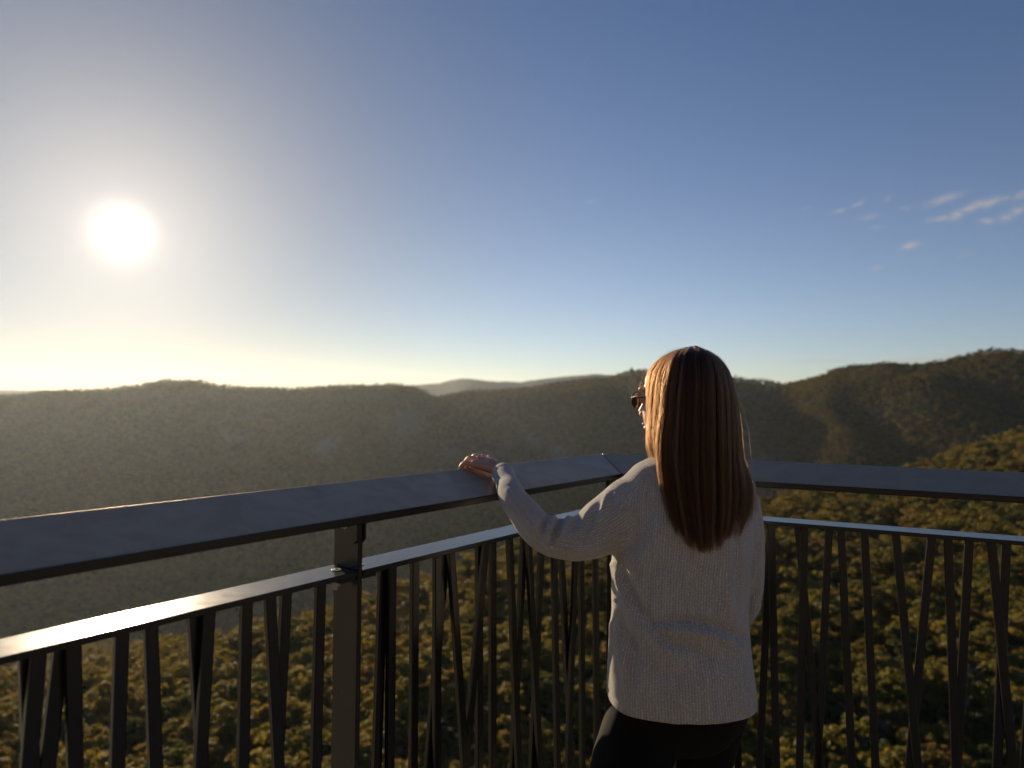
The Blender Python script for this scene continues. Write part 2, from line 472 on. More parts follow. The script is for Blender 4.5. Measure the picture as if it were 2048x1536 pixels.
def make_railing(D, IN, sign, length, posts, bars, name, label, gap):
    root = empty(name, (CORNER + D * sign * length * 0.5 + IN * BAR_O).xy.to_3d())
    tag(root, label, 'railing')
    h = swept('handrail', rail_sec, D, IN, length, M['rail'], root, 0.0012, sign)
    ho_ = h.build('handrail', M['rail'], root, bevel=0.0022)
    ho_.data.materials.append(M['paint'])                     # lip, underside and ends get the darker second material
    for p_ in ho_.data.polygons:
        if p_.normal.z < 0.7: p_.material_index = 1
    # middle bar, one flat bar per bay between posts
    cuts = [0.0] + sorted(posts) + [length]
    for i in range(len(cuts) - 1):
        mb = MB(); a0 = cuts[i] + (0.0 if i == 0 else 0.0075); a1 = cuts[i + 1] - (0.0075 if i < len(cuts) - 2 else 0)
        sec = [(MID_O, Z_MID), (MID_O + MID_W, Z_MID), (MID_O + MID_W, Z_MID - 0.011), (MID_O, Z_MID - 0.011)]
        def pt(o, z, s, first):
            if first and i == 0: return mitre(o, z) + D * sign * 0.001
            q = CORNER + IN * o + D * sign * s; q.z = z; return q
        c = 0.012
        if i == 0:
            A = [pt(o, z, a0, True) for o, z in sec]
        else:
            A = [pt(o, z, a0, False) for o, z in sec]
        mb.prism(A, [pt(o, z, a1, False) for o, z in sec])
        mb.build('middle_rail', M['paint'], root, bevel=0.0018)
    mb = MB()
    sec = [(BAR_O - 0.030, 0.115), (BAR_O + 0.030, 0.115), (BAR_O + 0.030, 0.105), (BAR_O - 0.030, 0.105)]
    mb.prism([mitre(o, z) + D * sign * 0.001 for o, z in sec], [(CORNER + IN * o + D * sign * length).xy.to_3d() + ZV * z for o, z in sec])
    mb.build('bottom_rail', M['paint'], root, bevel=0.0015)
    # balusters
    for k, (s0, s1) in enumerate(bars):
        mb = MB()
        w, t = 0.0105, 0.0065
        o = BAR_O + (0.0075 if k % 2 else -0.0075)
        a = CORNER + IN * o + D * sign * s0; a.z = Z_MID - 0.0125
        b = CORNER + IN * o + D * sign * s1; b.z = 0.117
        dx = D * w; dy = IN * t
        mb.prism([b - dx - dy, b + dx - dy, b + dx + dy, b - dx + dy], [a - dx - dy, a + dx - dy, a + dx + dy, a - dx + dy])
        mb.build('baluster', M['paint'], root, bevel=0.002)
    # posts: flat plates set across the rail
    for s in posts:
        c = CORNER + D * sign * s + IN * BAR_O; c.z = 0
        pt_ = 0.0055
        mb = MB()
        zi = Z_TOP - W_RAIL * st * 0.5
        # upper plate follows the handrail's slope; wider below the middle bar
        o0, o1 = BAR_O - 0.040, BAR_O + 0.040
        def q(o, z, sd):
            r = CORNER + IN * o + D * sign * (s + sd); r.z = z; return r
        zr = lambda o: Z_TOP - o * math.tan(TILT) - 0.0125
        prof = [(o0, 0.0), (o1, 0.0), (o1, zr(o1)), (o0, zr(o0))]
        mb.prism([q(o, z, -pt_) for o, z in prof], [q(o, z, pt_) for o, z in prof])
        po = mb.build('post', M['paint'], root, bevel=0.0015)
        # foot plate
        mb = MB(); mb.box(c + ZV * 0.009, D * 0.07, IN * 0.07, ZV * 0.009); mb.build('base_plate', M['paint'], po, bevel=0.002)
        # saddle bracket under the handrail with two bolts
        mb = MB()
        f = 0.006
        br = [(o0 - 0.006, zr(o0) - 0.048), (o0 + 0.004, zr(o0) - 0.060), (o1 - 0.006, zr(o1) - 0.062), (o1 + 0.004, zr(o1) - 0.054), (o1 + 0.004, zr(o1) - 0.002), (o0 - 0.006, zr(o0) - 0.002)]
        for sd in (-1, 1):
            mb.prism([q(o, z, sd * (pt_ + 0.0006)) for o, z in br], [q(o, z, sd * (pt_ + 0.0066)) for o, z in br])
        bk = mb.build('bracket', M['paint'], po, bevel=0.0015)
        for ob in (o0 + 0.010, o0 + 0.044):
            zb = zr(ob) - 0.036
            mb = MB()
            mb.cyl(q(ob, zb, -0.026), q(ob, zb, 0.026), 0.0055, 12)
            for sd in (-1, 1):
                mb.cyl(q(ob, zb, sd * 0.0122), q(ob, zb, sd * 0.0137), 0.0115, 18)
                mb.cyl(q(ob, zb, sd * 0.0138), q(ob, zb, sd * 0.0215), 0.0090, 6)
            mb.build('bolt', M['steel'], po, bevel=0.0006)
        # lugs that carry the middle bar, each with a countersunk bolt
        for sd in (-1, 1):
            mb = MB()
            a_, b_ = sd * (pt_ + 0.0005), sd * (pt_ + 0.040)
            lug = [(o0 + 0.004, Z_MID - 0.0118), (o1 - 0.004, Z_MID - 0.0118), (o1 - 0.004, Z_MID - 0.0198), (o0 + 0.004, Z_MID - 0.0198)]
            mb.prism([q(o, z, min(a_, b_)) for o, z in lug], [q(o, z, max(a_, b_)) for o, z in lug])
            mb.build('lug', M['paint'], po, bevel=0.0012)
            mb = MB()
            sb = sd * (pt_ + 0.023)
            mb.cyl(q(BAR_O, Z_MID - 0.02, sb), q(BAR_O, Z_MID - 0.0005, sb), 0.0035, 12)
            mb.cyl(q(BAR_O, Z_MID + 0.0002, sb), q(BAR_O, Z_MID + 0.0014, sb), 0.0108, 24, 0.0100)
            mb.cyl(q(BAR_O, Z_MID - 0.0225, sb), q(BAR_O, Z_MID - 0.0205, sb), 0.0110, 18)
            mb.cyl(q(BAR_O, Z_MID - 0.0320, sb), q(BAR_O, Z_MID - 0.0226, sb), 0.0090, 6)
            mb.cyl(q(BAR_O, Z_MID - 0.040, sb), q(BAR_O, Z_MID - 0.0321, sb), 0.0055, 12)
            nf = len(mb.f); mb.cyl(q(BAR_O, Z_MID + 0.0010, sb), q(BAR_O, Z_MID + 0.0018, sb), 0.0042, 6)  # black disc stands in for the shade inside the socket
            bo = mb.build('bolt', M['steel'], po, bevel=0.0004); bo.data.materials.append(M['frame'])
            for p_ in bo.data.polygons[nf:]: p_.material_index = 1
    return root

L_BARS_PX = [  # (x, y) near the middle bar, x at y = 1536
    (55, 1345, 62), (73, 1338, 57), (119, 1324, 94), (146, 1318, 150), (242, 1293, 234), (302, 1275, 311),
    (389, 1252, 405), (416, 1245, 400), (492, 1225, 485), (540, 1212, 557), (571, 1204, 554), (640, 1186, 631),
    (765, 1156, 753), (783, 1150, 779), (829, 1136, 826), (874, 1126, 873), (889, 1122, 856), (902, 1118, 930),
    (958, 1104, 958), (970, 1102, 930), (985, 1098, 985), (1019, 1090, 1037), (1047, 1082, 1025), (1056, 1080, 1080),
    (1083, 1074, 1064), (1107, 1068, 1115), (1120, 1065, 1144), (1152, 1058, 1136), (1162, 1055, 1165), (1190, 1048, 1194)]
R_BARS_PX = [(1541, 1050, 1519), (1543, 1050, 1553), (1596, 1054, 1641), (1609, 1055, 1599), (1658, 1060, 1635),
             (1682, 1063, 1704), (1729, 1067, 1751), (1792, 1072, 1836), (1863, 1078, 1818), (1896, 1081, 1912),
             (1938, 1084, 1914), (1983, 1088, 2026), (2012, 1091, 1994), (2075, 1096, 2050), (2100, 1098, 2120)]
def bars_from(px, D, IN, sign):
    out = []
    for k, (x0, y0, x1) in enumerate(px):
        o = BAR_O + (0.0075 if k % 2 else -0.0075)
        sa, za = along(D * sign, IN, o, x0, y0)
        sb, zb = along(D * sign, IN, o, x1, 1536)
        k_ = (sb - sa) / (zb - za)
        out.append((sa + k_ * (Z_MID - 0.0125 - za), sa + k_ * (0.117 - za)))
    return out
bl = bars_from(L_BARS_PX, D1, IN1, -1)
s_first = max(b[0] for b in bl)
r_ = random.Random(3)
s = s_first + 0.09
while s < LEN1 - 0.15:
    bl.append((s, s + r_.uniform(-0.10, 0.10))); s += r_.uniform(0.06, 0.12)
s = min(b[0] for b in bl) - 0.10
while s > 0.10:
    bl.append((s, max(0.06, s + r_.uniform(-0.07, 0.07)))); s -= r_.uniform(0.06, 0.11)
br = bars_from(R_BARS_PX, D2, IN2, 1)
s = max(b[0] for b in br) + 0.10
while s < LEN2 - 0.15:
    br.append((s, s + r_.uniform(-0.10, 0.10))); s += r_.uniform(0.07, 0.13)
s = min(b[0] for b in br) - 0.09
while s > 0.10:
    br.append((s, max(0.06, s + r_.uniform(-0.07, 0.07)))); s -= r_.uniform(0.07, 0.12)
POST_S = along(-D1, IN1, BAR_O, 694, 1250)[0]
make_railing(D1, IN1, -1, LEN1, [POST_S, POST_S + 1.75], bl, 'railing',
             'dark steel railing on the sunny left, its handrail under the woman\'s hand', 0)
make_railing(D2, IN2, 1, LEN2, [0.06, 2.6], br, 'railing',
             'dark steel railing beyond the woman, its shaded handrail running off right', 0)

# ------------------------------------------------------------------ deck
o_ = 0.02 - 0.06
dk = [mitre(-0.06, 0)]
pA = CORNER - IN1 * 0.06 - D1 * (LEN1 + 0.3); pB = CORNER - IN2 * 0.06 + D2 * (LEN2 + 0.3)
poly = [mitre(-0.06, 0), Vector((pA.x, pA.y, 0)), Vector((pA.x, -7, 0)), Vector((pB.x + 1.5, -7, 0)), Vector((pB.x, pB.y, 0))]
mb = MB(); mb.prism([p - ZV * 0.16 for p in poly], [p.copy() for p in poly])
tag(mb.build('deck', M['deck']), kind='structure')

# ------------------------------------------------------------------ terrain
KX = np.array([-1200, -400, 0, 170, 330, 650, 800, 960, 1050, 1300, 1580, 1700, 1860, 1960, 2048, 2300, 3200], float)
DE = np.array([120, 150, 170, 176, 182, 205, 228, 250, 272, 320, 380, 405, 480, 520, 565, 620, 700], float)      # depth of the near slope's edge
EY = np.array([1500, 1460, 1440, 1408, 1368, 1255, 1200, 1132, 1090, 1040, 992, 976, 930, 892, 858, 780, 650], float)  # row at which its trees end
RX = np.array([-1200, -400, 0, 60, 130, 230, 300, 330, 390, 430, 520, 600, 700, 790, 830, 870, 950, 1040, 1100, 1190, 1240, 1290, 1380, 1470, 1530, 1562, 1578, 1600, 1660, 1700, 1760, 1830, 1900, 1960, 2000, 2048, 2300, 3200], float)
RY = np.array([800, 795, 788, 785, 779, 772, 765, 762, 764, 773, 775, 770, 767, 769, 775, 791, 785, 775, 768, 753, 747, 743, 744, 752, 760, 769, 769, 762, 745, 741, 729, 730, 722, 712, 707, 709, 690, 640], float)
RD = np.interp(RX, [-1200, 0, 700, 830, 870, 1040, 1290, 1500, 1562, 1600, 1760, 2048, 2400, 3200], [1900, 1850, 1800, 1750, 2050, 2000, 1750, 1600, 1560, 1420, 1300, 1120, 1050, 1000])
ZVAL = lambda px: np.interp(px, [-1200, 1000, 1600, 2048, 3200], [-290, -290, -240, -150, -120])
TREE_H = 11.0

def row_to_z(px, py, d):
    """height of a point at depth d seen at a pixel (d measured along +Y)"""
    px = np.asarray(px, float); py = np.asarray(py, float)
    a = (px - 1024) / F_PX; b = -(py - 768) / F_PX
    dz = FWD.z + RIGHT.z * a + UP.z * b
    dy = FWD.y + RIGHT.y * a + UP.y * b
    return CAM.z + dz / dy * d

_pxs = np.linspace(-1200, 3200, 881)
_de = np.interp(_pxs, KX, DE); _zt = row_to_z(_pxs, np.interp(_pxs, KX, EY), _de)
_dr = np.interp(_pxs, RX, RD); _zr = row_to_z(_pxs, np.interp(_pxs, RX, RY), _dr)
def _sm(a, n):
    k = np.ones(n) / n; p = np.pad(a, n // 2, mode='edge'); return np.convolve(p, k, 'valid')[:len(a)]
_de = _sm(_de, 9); _zt = _sm(_zt, 9); _dr = _sm(_dr, 31); _zr = _sm(row_to_z(_pxs, np.interp(_pxs, RX, RY), _dr), 3)

def fnoise(x, y, scale, seed, octs=3):
    v = 0.0; a = 1.0; f = 1.0 / scale
    for o in range(octs):
        v += a * pnoise(Vector((x * f + seed * 17.3, y * f - seed * 9.1, seed + o * 5.7))); a *= 0.5; f *= 2
    return v

def smooth(t): return t * t * (3 - 2 * t)

ROCKS = [(812, 0.875, 26, 0.035), (1010, 0.80, 34, 0.022), (1062, 0.815, 26, 0.020), (1120, 0.79, 22, 0.02), (1530, 0.76, 22, 0.030), (655, 0.82, 20, 0.02), (470, 0.84, 26, 0.016), (905, 0.81, 18, 0.02), (1490, 0.80, 16, 0.018)]
def rockiness(px, f, x, y):
    v = 0.0
    for rx, rf, rw, rh_ in ROCKS:
        v = max(v, math.exp(-((px - rx) / rw) ** 2 - ((f - rf) / rh_) ** 2))
    return 0.8 * v + 0.75 * pnoise(Vector((x / 14, y / 26, 3.3))) if v > 0.05 else 0.0

def terrain_z(t, y):
    """height of the land at x = t*y"""
    px = 1024 + F_PX * t
    de = np.interp(px, _pxs, _de); zt = np.interp(px, _pxs, _zt) - TREE_H
    dr = np.interp(px, _pxs, _dr); zr = np.interp(px, _pxs, _zr) - TREE_H
    zv = float(ZVAL(px)); L = dr - de
    near = np.interp(px, [-400, 400, 1200, 2048], [-70, -70, -69, -69])
    ky = [0, 25, 60, 100, de, de + 0.10 * L, de + 0.34 * L, de + 0.60 * L, de + 0.74 * L, de + 0.93 * L, dr, dr + 250, dr + 1500, 9000]
    kz = [-12, -38, -60, near, zt, zt + 0.22 * (zv - zt), zv, zv + 0.06 * (zr - zv), zv + 0.34 * (zr - zv), zv + 0.90 * (zr - zv), zr, zr - 45, zr - 200, -320]
    z = float(np.interp(y, ky, kz))
    x = t * y
    # roughness of the land, left small at the two skylines
    a = 1.0
    if y < de: a = min(1, y / 100) * 4.0
    else:
        f = min(abs(y - de), abs(y - dr)) / L
        a = 4.0 + 26.0 * min(1, f * 2.2)
        if y > dr: a = 14
    z += a * fnoise(x, y, 55 if y < de else 260, 2, 3)
    if y > de and y < dr + 400:
        # spurs that run down towards the valley; their left flanks catch the low sun
        f = (y - de) / L
        e = math.exp(-((f - 0.86) / 0.09) ** 2)
        g = min(1, max(0, (px - 1640) / 60))
        z += 38 * e * g * math.sin(2 * PI * (x - 651 + 0.1 * (y - 1200)) / 140) * (0.75 + 0.7 * fnoise(x, y, 120, 12, 1))
        z += 30 * math.exp(-((f - 0.88) / 0.10) ** 2) * math.exp(-((x - 292) / 75) ** 2) * math.sin(2 * PI * (x - 285) / 150)
    return z

nt = 300; ny = 250
ts = np.linspace(-1.6, 1.6, nt); ys = np.concatenate([np.geomspace(4, 90, 26), np.linspace(96, 640, 84), np.concatenate([np.arange(648, 2300, 10), np.geomspace(2320, 4000, 12)])]); ny = len(ys)
V = []; Fc = []
for j in range(ny):
    for i in range(nt):
        V.append((ts[i] * ys[j], ys[j], terrain_z(ts[i], ys[j])))
for j in range(ny - 1):
    for i in range(nt - 1):
        a = j * nt + i; Fc.append((a, a + 1, a + nt + 1, a + nt))
land = mesh_obj('terrain', V, Fc, M['land'], smooth=True); tag(land, kind='structure')
rk = land.data.attributes.new('rock', 'FLOAT', 'POINT')
rk.data.foreach_set('value', [min(1.0, max(0.0, 2.2 * rockiness(1024 + F_PX * v[0] / v[1], (v[1] - np.interp(1024 + F_PX * v[0] / v[1], _pxs, _de)) / (np.interp(1024 + F_PX * v[0] / v[1], _pxs, _dr) - np.interp(1024 + F_PX * v[0] / v[1], _pxs, _de)), v[0], v[1]))) for v in V])

# cliff top behind the deck, out of view; bank added to bounce sunlight forward
V = []; Fc = []
xs = np.linspace(-60, 60, 41); yy = np.linspace(-80, 5.2, 41)
for j, y in enumerate(yy):
    for i, x in enumerate(xs):
        e = smooth(min(1, max(0, (y + 7) / 10)))
        V.append((x, y, -0.25 - 13.5 * e + 0.30 * max(0, -y - 14) + 1.3 * min(6, max(0, -y - 9)) + 0.3 * fnoise(x, y, 6, 4) * (1 if y < -8 else 0.4)))
for j in range(40):
    for i in range(40):
        a = j * 41 + i; Fc.append((a, a + 1, a + 42, a + 41))
tag(mesh_obj('ground', V, Fc, M['bounce_bank'], smooth=True), kind='structure')

# distant hills
def hill_range(px_list, depth, name):
    xs_ = np.array([p[0] for p in px_list], float); ys_ = np.array([p[1] for p in px_list], float)
    pxs = np.linspace(xs_[0], xs_[-1], 260); V = []; Fc = []
    prof = [(-1400, -330), (-800, -190), (-300, -75), (-90, -20), (0, 0), (150, -50), (400, -220)]
    for p in pxs:
        z0 = float(row_to_z(p, np.interp(p, xs_, ys_), depth)); t = (p - 1024) / F_PX
        for dy, dz in prof:
            y = depth + dy
            V.append((t * y, y, z0 + dz + (5 * fnoise(t * y, y, 60, 6) if dy == 0 else 30 * fnoise(t * y, y, 500, 3))))
    n = len(prof)
    for i in range(len(pxs) - 1):
        for k in range(n - 1):
            a = i * n + k; Fc.append((a, a + n, a + n + 1, a + 1))
    tag(mesh_obj(name, V, Fc, M['hills'], smooth=True), kind='structure')
hill_range([(300, 800), (640, 780), (780, 772), (830, 770), (880, 766), (915, 758), (940, 757), (985, 763), (1040, 764), (1085, 758), (1130, 753), (1190, 748), (1260, 752), (1400, 770), (1700, 800)], 5000, 'hills')
hill_range([(-700, 770), (-200, 777), (-60, 779), (60, 780), (180, 783), (420, 790), (700, 800)], 4600, 'hills')

# ------------------------------------------------------------------ trees
LEAF = [mat_leaf('olive gum foliage', (0.045, 0.048, 0.010), (0.150, 0.125, 0.024), (0.34, 0.24, 0.03)),
        mat_leaf('dark green foliage', (0.026, 0.036, 0.010), (0.075, 0.085, 0.020), (0.16, 0.16, 0.02)),
        mat_leaf('golden green foliage', (0.080, 0.068, 0.012), (0.200, 0.155, 0.026), (0.44, 0.29, 0.03)),
        mat_leaf('russet foliage', (0.100, 0.056, 0.015), (0.200, 0.112, 0.030), (0.40, 0.20, 0.03))]

def crown_mesh(seed, R, Ht, clumps, per, leaf, mat, sparse=1.0):
    r = np.random.default_rng(seed)
    V = []; Fc = []
    cents = []
    lobes = []
    for c in range(clumps):
        a = c * 2.4 + r.uniform(-0.6, 0.6); h = r.uniform(0.0, 1.0)
        rad = R * math.sqrt(max(0.05, 1 - (h * 0.85) ** 2)) * r.uniform(0.35, 0.85)
        lobes.append((rad * math.cos(a), rad * math.sin(a), Ht * (0.48 + 0.40 * h), R * r.uniform(0.26, 0.46)))
    for lx, ly, lz, lr in lobes:
        cents.append((lx, ly, lz, lr * 0.75))
        for q in range(5):
            d = r.normal(size=3); d /= np.linalg.norm(d); d[2] = abs(d[2]) * 0.8
            cents.append((lx + d[0] * lr, ly + d[1] * lr, lz + d[2] * lr * 0.8, lr * r.uniform(0.30, 0.55)))
    for cx, cy, cz, cr in cents:
        for k in range(per):
            d = r.normal(size=3); d /= np.linalg.norm(d)
            if d[2] < -0.35: d[2] *= -0.6
            q = np.array((cx, cy, cz)) + d * cr * np.array((1, 1, 0.72)) * r.uniform(0.62, 1.06)
            n = d * 0.6 + r.normal(size=3) * 0.55 + np.array((0, 0, 0.25)); n /= np.linalg.norm(n)
            u = np.cross(n, r.normal(size=3)); u /= np.linalg.norm(u); w = np.cross(n, u)
            s = leaf * r.uniform(0.6, 1.3)
            i = len(V)
            V += [tuple(q - u * s), tuple(q + w * s * 0.55), tuple(q + u * s), tuple(q - w * s * 0.55)]
            Fc.append((i, i + 1, i + 2, i + 3))
    me = bpy.data.meshes.new('crown'); me.from_pydata(V, [], Fc); me.update(); me.materials.append(mat)
    return me, cents

def trunk_mesh(seed, Ht, cents):
    r = random.Random(seed); mb = MB()
    top = Vector((r.uniform(-.4, .4), r.uniform(-.4, .4), Ht * 0.7))
    mid = Vector((r.uniform(-.3, .3), r.uniform(-.3, .3), Ht * 0.35))
    mb.tube([(0, 0, -1.2), mid, top], [0.30, 0.22, 0.10], 7)
    for cx, cy, cz, cr in cents[:8]:
        a = mid.lerp(top, r.uniform(0.2, 0.9)); b = Vector((cx, cy, cz))
        mb.tube([a, a.lerp(b, 0.55) + Vector((0, 0, 0.5)), b], [0.10, 0.065, 0.03], 5)
    me = bpy.data.meshes.new('trunk'); me.from_pydata(mb.v, [], mb.f); me.update(); me.materials.append(M['bark'])
    return me

KINDS = [  # seed, crown radius, height, lobes, leaves per clump, leaf size, material, wording
    (1, 4.6, 13.0, 10, 60, 0.27, 0, 'olive green gum tree with a broad clumpy crown'),
    (2, 3.8, 14.5, 9, 60, 0.26, 0, 'tall olive gum tree with a rounded crown'),
    (3, 4.4, 12.0, 11, 60, 0.27, 1, 'dark green tree with a dense crown'),
    (4, 4.0, 12.5, 9, 60, 0.26, 2, 'golden green gum tree with a sunlit crown'),
    (5, 3.4, 10.5, 7, 55, 0.25, 3, 'russet brown tree with a ragged crown'),
    (6, 4.8, 14.0, 6, 60, 0.28, 2, 'golden green gum tree with an open gappy crown')]
PROT = []
for sd, R, Ht, cl, per, lf, mi, txt in KINDS:
    cm, cents = crown_mesh(sd, R, Ht, cl, per, lf, LEAF[mi])
    PROT.append((cm, trunk_mesh(sd, Ht, cents), txt))
WEIGHT = np.array([0.26, 0.2, 0.2, 0.16, 0.07, 0.11])

def scatter(t0, t1, y_lo, y_hi, spacing, seed):
    """points spread evenly over the land between two depths (functions of pixel column)"""
    r = np.random.default_rng(seed); out = []
    y = 0
    ymin, ymax = y_lo, y_hi
    row = ymin
    while row < ymax:
        n = int((t1 - t0) * row / spacing)
        for k in range(n):
            t = t0 + (k + 0.5 + r.uniform(-0.42, 0.42)) * spacing / row
            yy = row + r.uniform(-0.42, 0.42) * spacing
            out.append((t, yy))
        row += spacing * 0.9
    return out

near_pts = []
for t, y in scatter(-0.95, 0.95, 84, 760, 5.0, 21):
    px = 1024 + F_PX * t
    if y > np.interp(px, _pxs, _de) + 70: continue
    near_pts.append((t * y, y, terrain_z(t, y) - 0.4))
far_pts = []
for t, y in scatter(-0.86, 0.86, 560, 2250, 8.0, 22):
    px = 1024 + F_PX * t; de = np.interp(px, _pxs, _de); dr = np.interp(px, _pxs, _dr)
    if y < de + 0.2 * (dr - de) or y > dr + 150: continue
    if rockiness(px, (y - de) / (dr - de), t * y, y) > 0.52: continue
    far_pts.append((t * y, y, terrain_z(t, y) - 1.0))
for t, y in scatter(0.40, 0.86, 900, 1560, 7.0, 23):
    px = 1024 + F_PX * t; de = np.interp(px, _pxs, _de); dr = np.interp(px, _pxs, _dr); f = (y - de) / (dr - de)
    if 0.62 < f < 1.1: far_pts.append((t * y, y, terrain_z(t, y) - 1.0))
# keep the trees the photograph can show
def row_of(p): return project(p)
near_vis = []
for p in near_pts:
    x, yv = project((p[0], p[1], p[2] + 12))
    if -80 < x < 2130 and yv < 1640: near_vis.append(p)
near_vis.sort(key=lambda p: p[1])
kinds_n = rng.choice(6, size=len(near_vis), p=WEIGHT)
N_IND = 260
# individuals: the nearest trees that show inside the frame
ind = []; rest = []
for p, k in zip(near_vis, kinds_n):
    x, yv = project((p[0], p[1], p[2] + 11))
    if len(ind) < N_IND and 10 < x < 2038 and yv < 1500 and not (1230 < x < 1470):
        ind.append((p, int(k), x, yv))
    else: rest.append((p, int(k)))
r_ = random.Random(9)
first = {}
for p, k, x, yv in ind:
    cm, tm, txt = PROT[k]
    root = empty('gum_tree', p)
    where = 'seen between the left railing\'s balusters' if x < 1230 else 'seen between the right railing\'s balusters'
    tag(root, txt + ' ' + where, 'tree', txt.split(' with')[0] + 's ' + where)
    s = r_.choice((r_.uniform(0.55, 0.85), r_.uniform(0.85, 1.15), r_.uniform(1.0, 1.4)))
    root.rotation_euler = (0, 0, r_.uniform(0, 2 * PI)); root.scale = (s * r_.uniform(.9, 1.1), s * r_.uniform(.9, 1.1), s)
    c = bpy.data.objects.new('crown', cm); COL.objects.link(c); c.parent = root
    tr = bpy.data.objects.new('trunk', tm); COL.objects.link(tr); tr.parent = root
    if k not in first: first[k] = c
for k in range(6):
    if k not in first: first[k] = first[next(iter(first))]

def forest(name, pts, ks, smin, smax, label):
    me = bpy.data.meshes.new(name); me.from_pydata([tuple(p) for p in pts], [], [])
    n = len(pts)
    a = me.attributes.new('kind_index', 'INT', 'POINT'); a.data.foreach_set('value', np.asarray(ks, dtype=np.int32))
    rot = np.zeros((n, 3)); rot[:, 2] = rng.uniform(0, 2 * PI, n)
    a = me.attributes.new('turn', 'FLOAT_VECTOR', 'POINT'); a.data.foreach_set('vector', rot.ravel())
    sc = rng.uniform(smin, smax, n); S = np.stack([sc * rng.uniform(.85, 1.15, n), sc * rng.uniform(.85, 1.15, n), sc], 1)
    a = me.attributes.new('size', 'FLOAT_VECTOR', 'POINT'); a.data.foreach_set('vector', S.ravel())
    o = bpy.data.objects.new(name, me); COL.objects.link(o)
    g = bpy.data.node_groups.new(name, 'GeometryNodeTree')
    g.interface.new_socket('Geometry', in_out='INPUT', socket_type='NodeSocketGeometry')
    g.interface.new_socket('Geometry', in_out='OUTPUT', socket_type='NodeSocketGeometry')
    N = g.nodes; L = g.links
    gi = N.new('NodeGroupInput'); go = N.new('NodeGroupOutput')
    jn = N.new('GeometryNodeJoinGeometry')
    for k in range(6):
        oi = N.new('GeometryNodeObjectInfo'); oi.transform_space = 'ORIGINAL'
        oi.inputs['Object'].default_value = first[k]; oi.inputs['As Instance'].default_value = True
        L.new(oi.outputs['Geometry'], jn.inputs[0])
    ip = N.new('GeometryNodeInstanceOnPoints')
    ip.inputs['Pick Instance'].default_value = True
    def attr(nm, typ):
        at = N.new('GeometryNodeInputNamedAttribute'); at.data_type = typ; at.inputs['Name'].default_value = nm
        return [q for q in at.outputs if q.enabled][0]
    m2p = N.new('GeometryNodeMeshToPoints')
    L.new(gi.outputs[0], m2p.inputs[0])
    L.new(m2p.outputs[0], ip.inputs['Points']); L.new(jn.outputs[0], ip.inputs['Instance'])
    L.new(attr('kind_index', 'INT'), ip.inputs['Instance Index'])
    e2r = N.new('FunctionNodeEulerToRotation'); L.new(attr('turn', 'FLOAT_VECTOR'), e2r.inputs[0])
    L.new(e2r.outputs[0], ip.inputs['Rotation'])
    L.new(attr('size', 'FLOAT_VECTOR'), ip.inputs['Scale'])
    L.new(ip.outputs[0], go.inputs[0])
    md = o.modifiers.new('trees', 'NODES'); md.node_group = g
    tag(o, label, 'forest', kind='stuff')
    return o
forest('forest', [p for p, k in rest], [k for p, k in rest], 0.6, 1.35, 'sunlit gum forest covering the near slope below the railing')
far_vis = []
for p in far_pts:
    x, yv = project((p[0], p[1], p[2] + 11))
    if -60 < x < 2110: far_vis.append(p)
forest('forest', far_vis, rng.choice(6, size=len(far_vis), p=WEIGHT), 0.8, 1.25, 'shaded forest on the far valley wall and ridges')
back = [(x_, y_, 7.2 + 0.30 * max(0, -y_ - 14)) for x_, y_ in rng.uniform((-60, -78), (60, -24), (170, 2))]  # unseen trees added to block blue sky and bounce warm light
forest('forest', back, rng.choice(6, size=len(back), p=WEIGHT), 0.7, 1.1, 'unseen gum forest added behind the lookout deck to warm the light')
print('trees', len(ind), len(rest), len(far_vis))

# ------------------------------------------------------------------ person
DP = 1.60
FOOT = Vector((P(1375, 1400, DP).x, P(1375, 1400, DP).y, 0))
person = empty('person', FOOT)
tag(person, 'woman in a grey ribbed jumper looking out, left hand on the handrail', 'person')
def mpx(px, d=DP): return px * d / F_PX

# --- head frame
YAW = math.radians(38)
HF = Vector((-math.sin(YAW), math.cos(YAW), -0.03)).normalized()
HL = Vector((-math.cos(YAW), -math.sin(YAW), 0))
HU = HF.cross(HL) * -1
if HU.z < 0: HU = -HU
EYE_C = P(1281, 797, 1.60)
HC = Vector((P(1353, 797, 1.60).x, 1.600, P(1368, 797, 1.6).z))     # between the ears, at eye height
def H(f, l, u): return HC + HF * f + HL * l + HU * u

# --- left hand on the rail, in the frame of the handrail's sloping face
FACE_OUT = (-IN1 * ct + ZV * st).normalized()       # up the slope, towards the outer edge
FACE_N = (IN1 * st + ZV * ct).normalized()
s_hand = along(-D1, IN1, 0.0, 952, 938)[0]
HE = CORNER - D1 * s_hand                           # point of the outer edge under the middle of the hand
def HR(a, o, n): return HE + D1 * a + FACE_OUT * o + FACE_N * n       # along (away), out past the edge, off the face
WRIST = HR(-0.006, -0.090, 0.029)
WRIST_PX = project(WRIST)

body = MB()
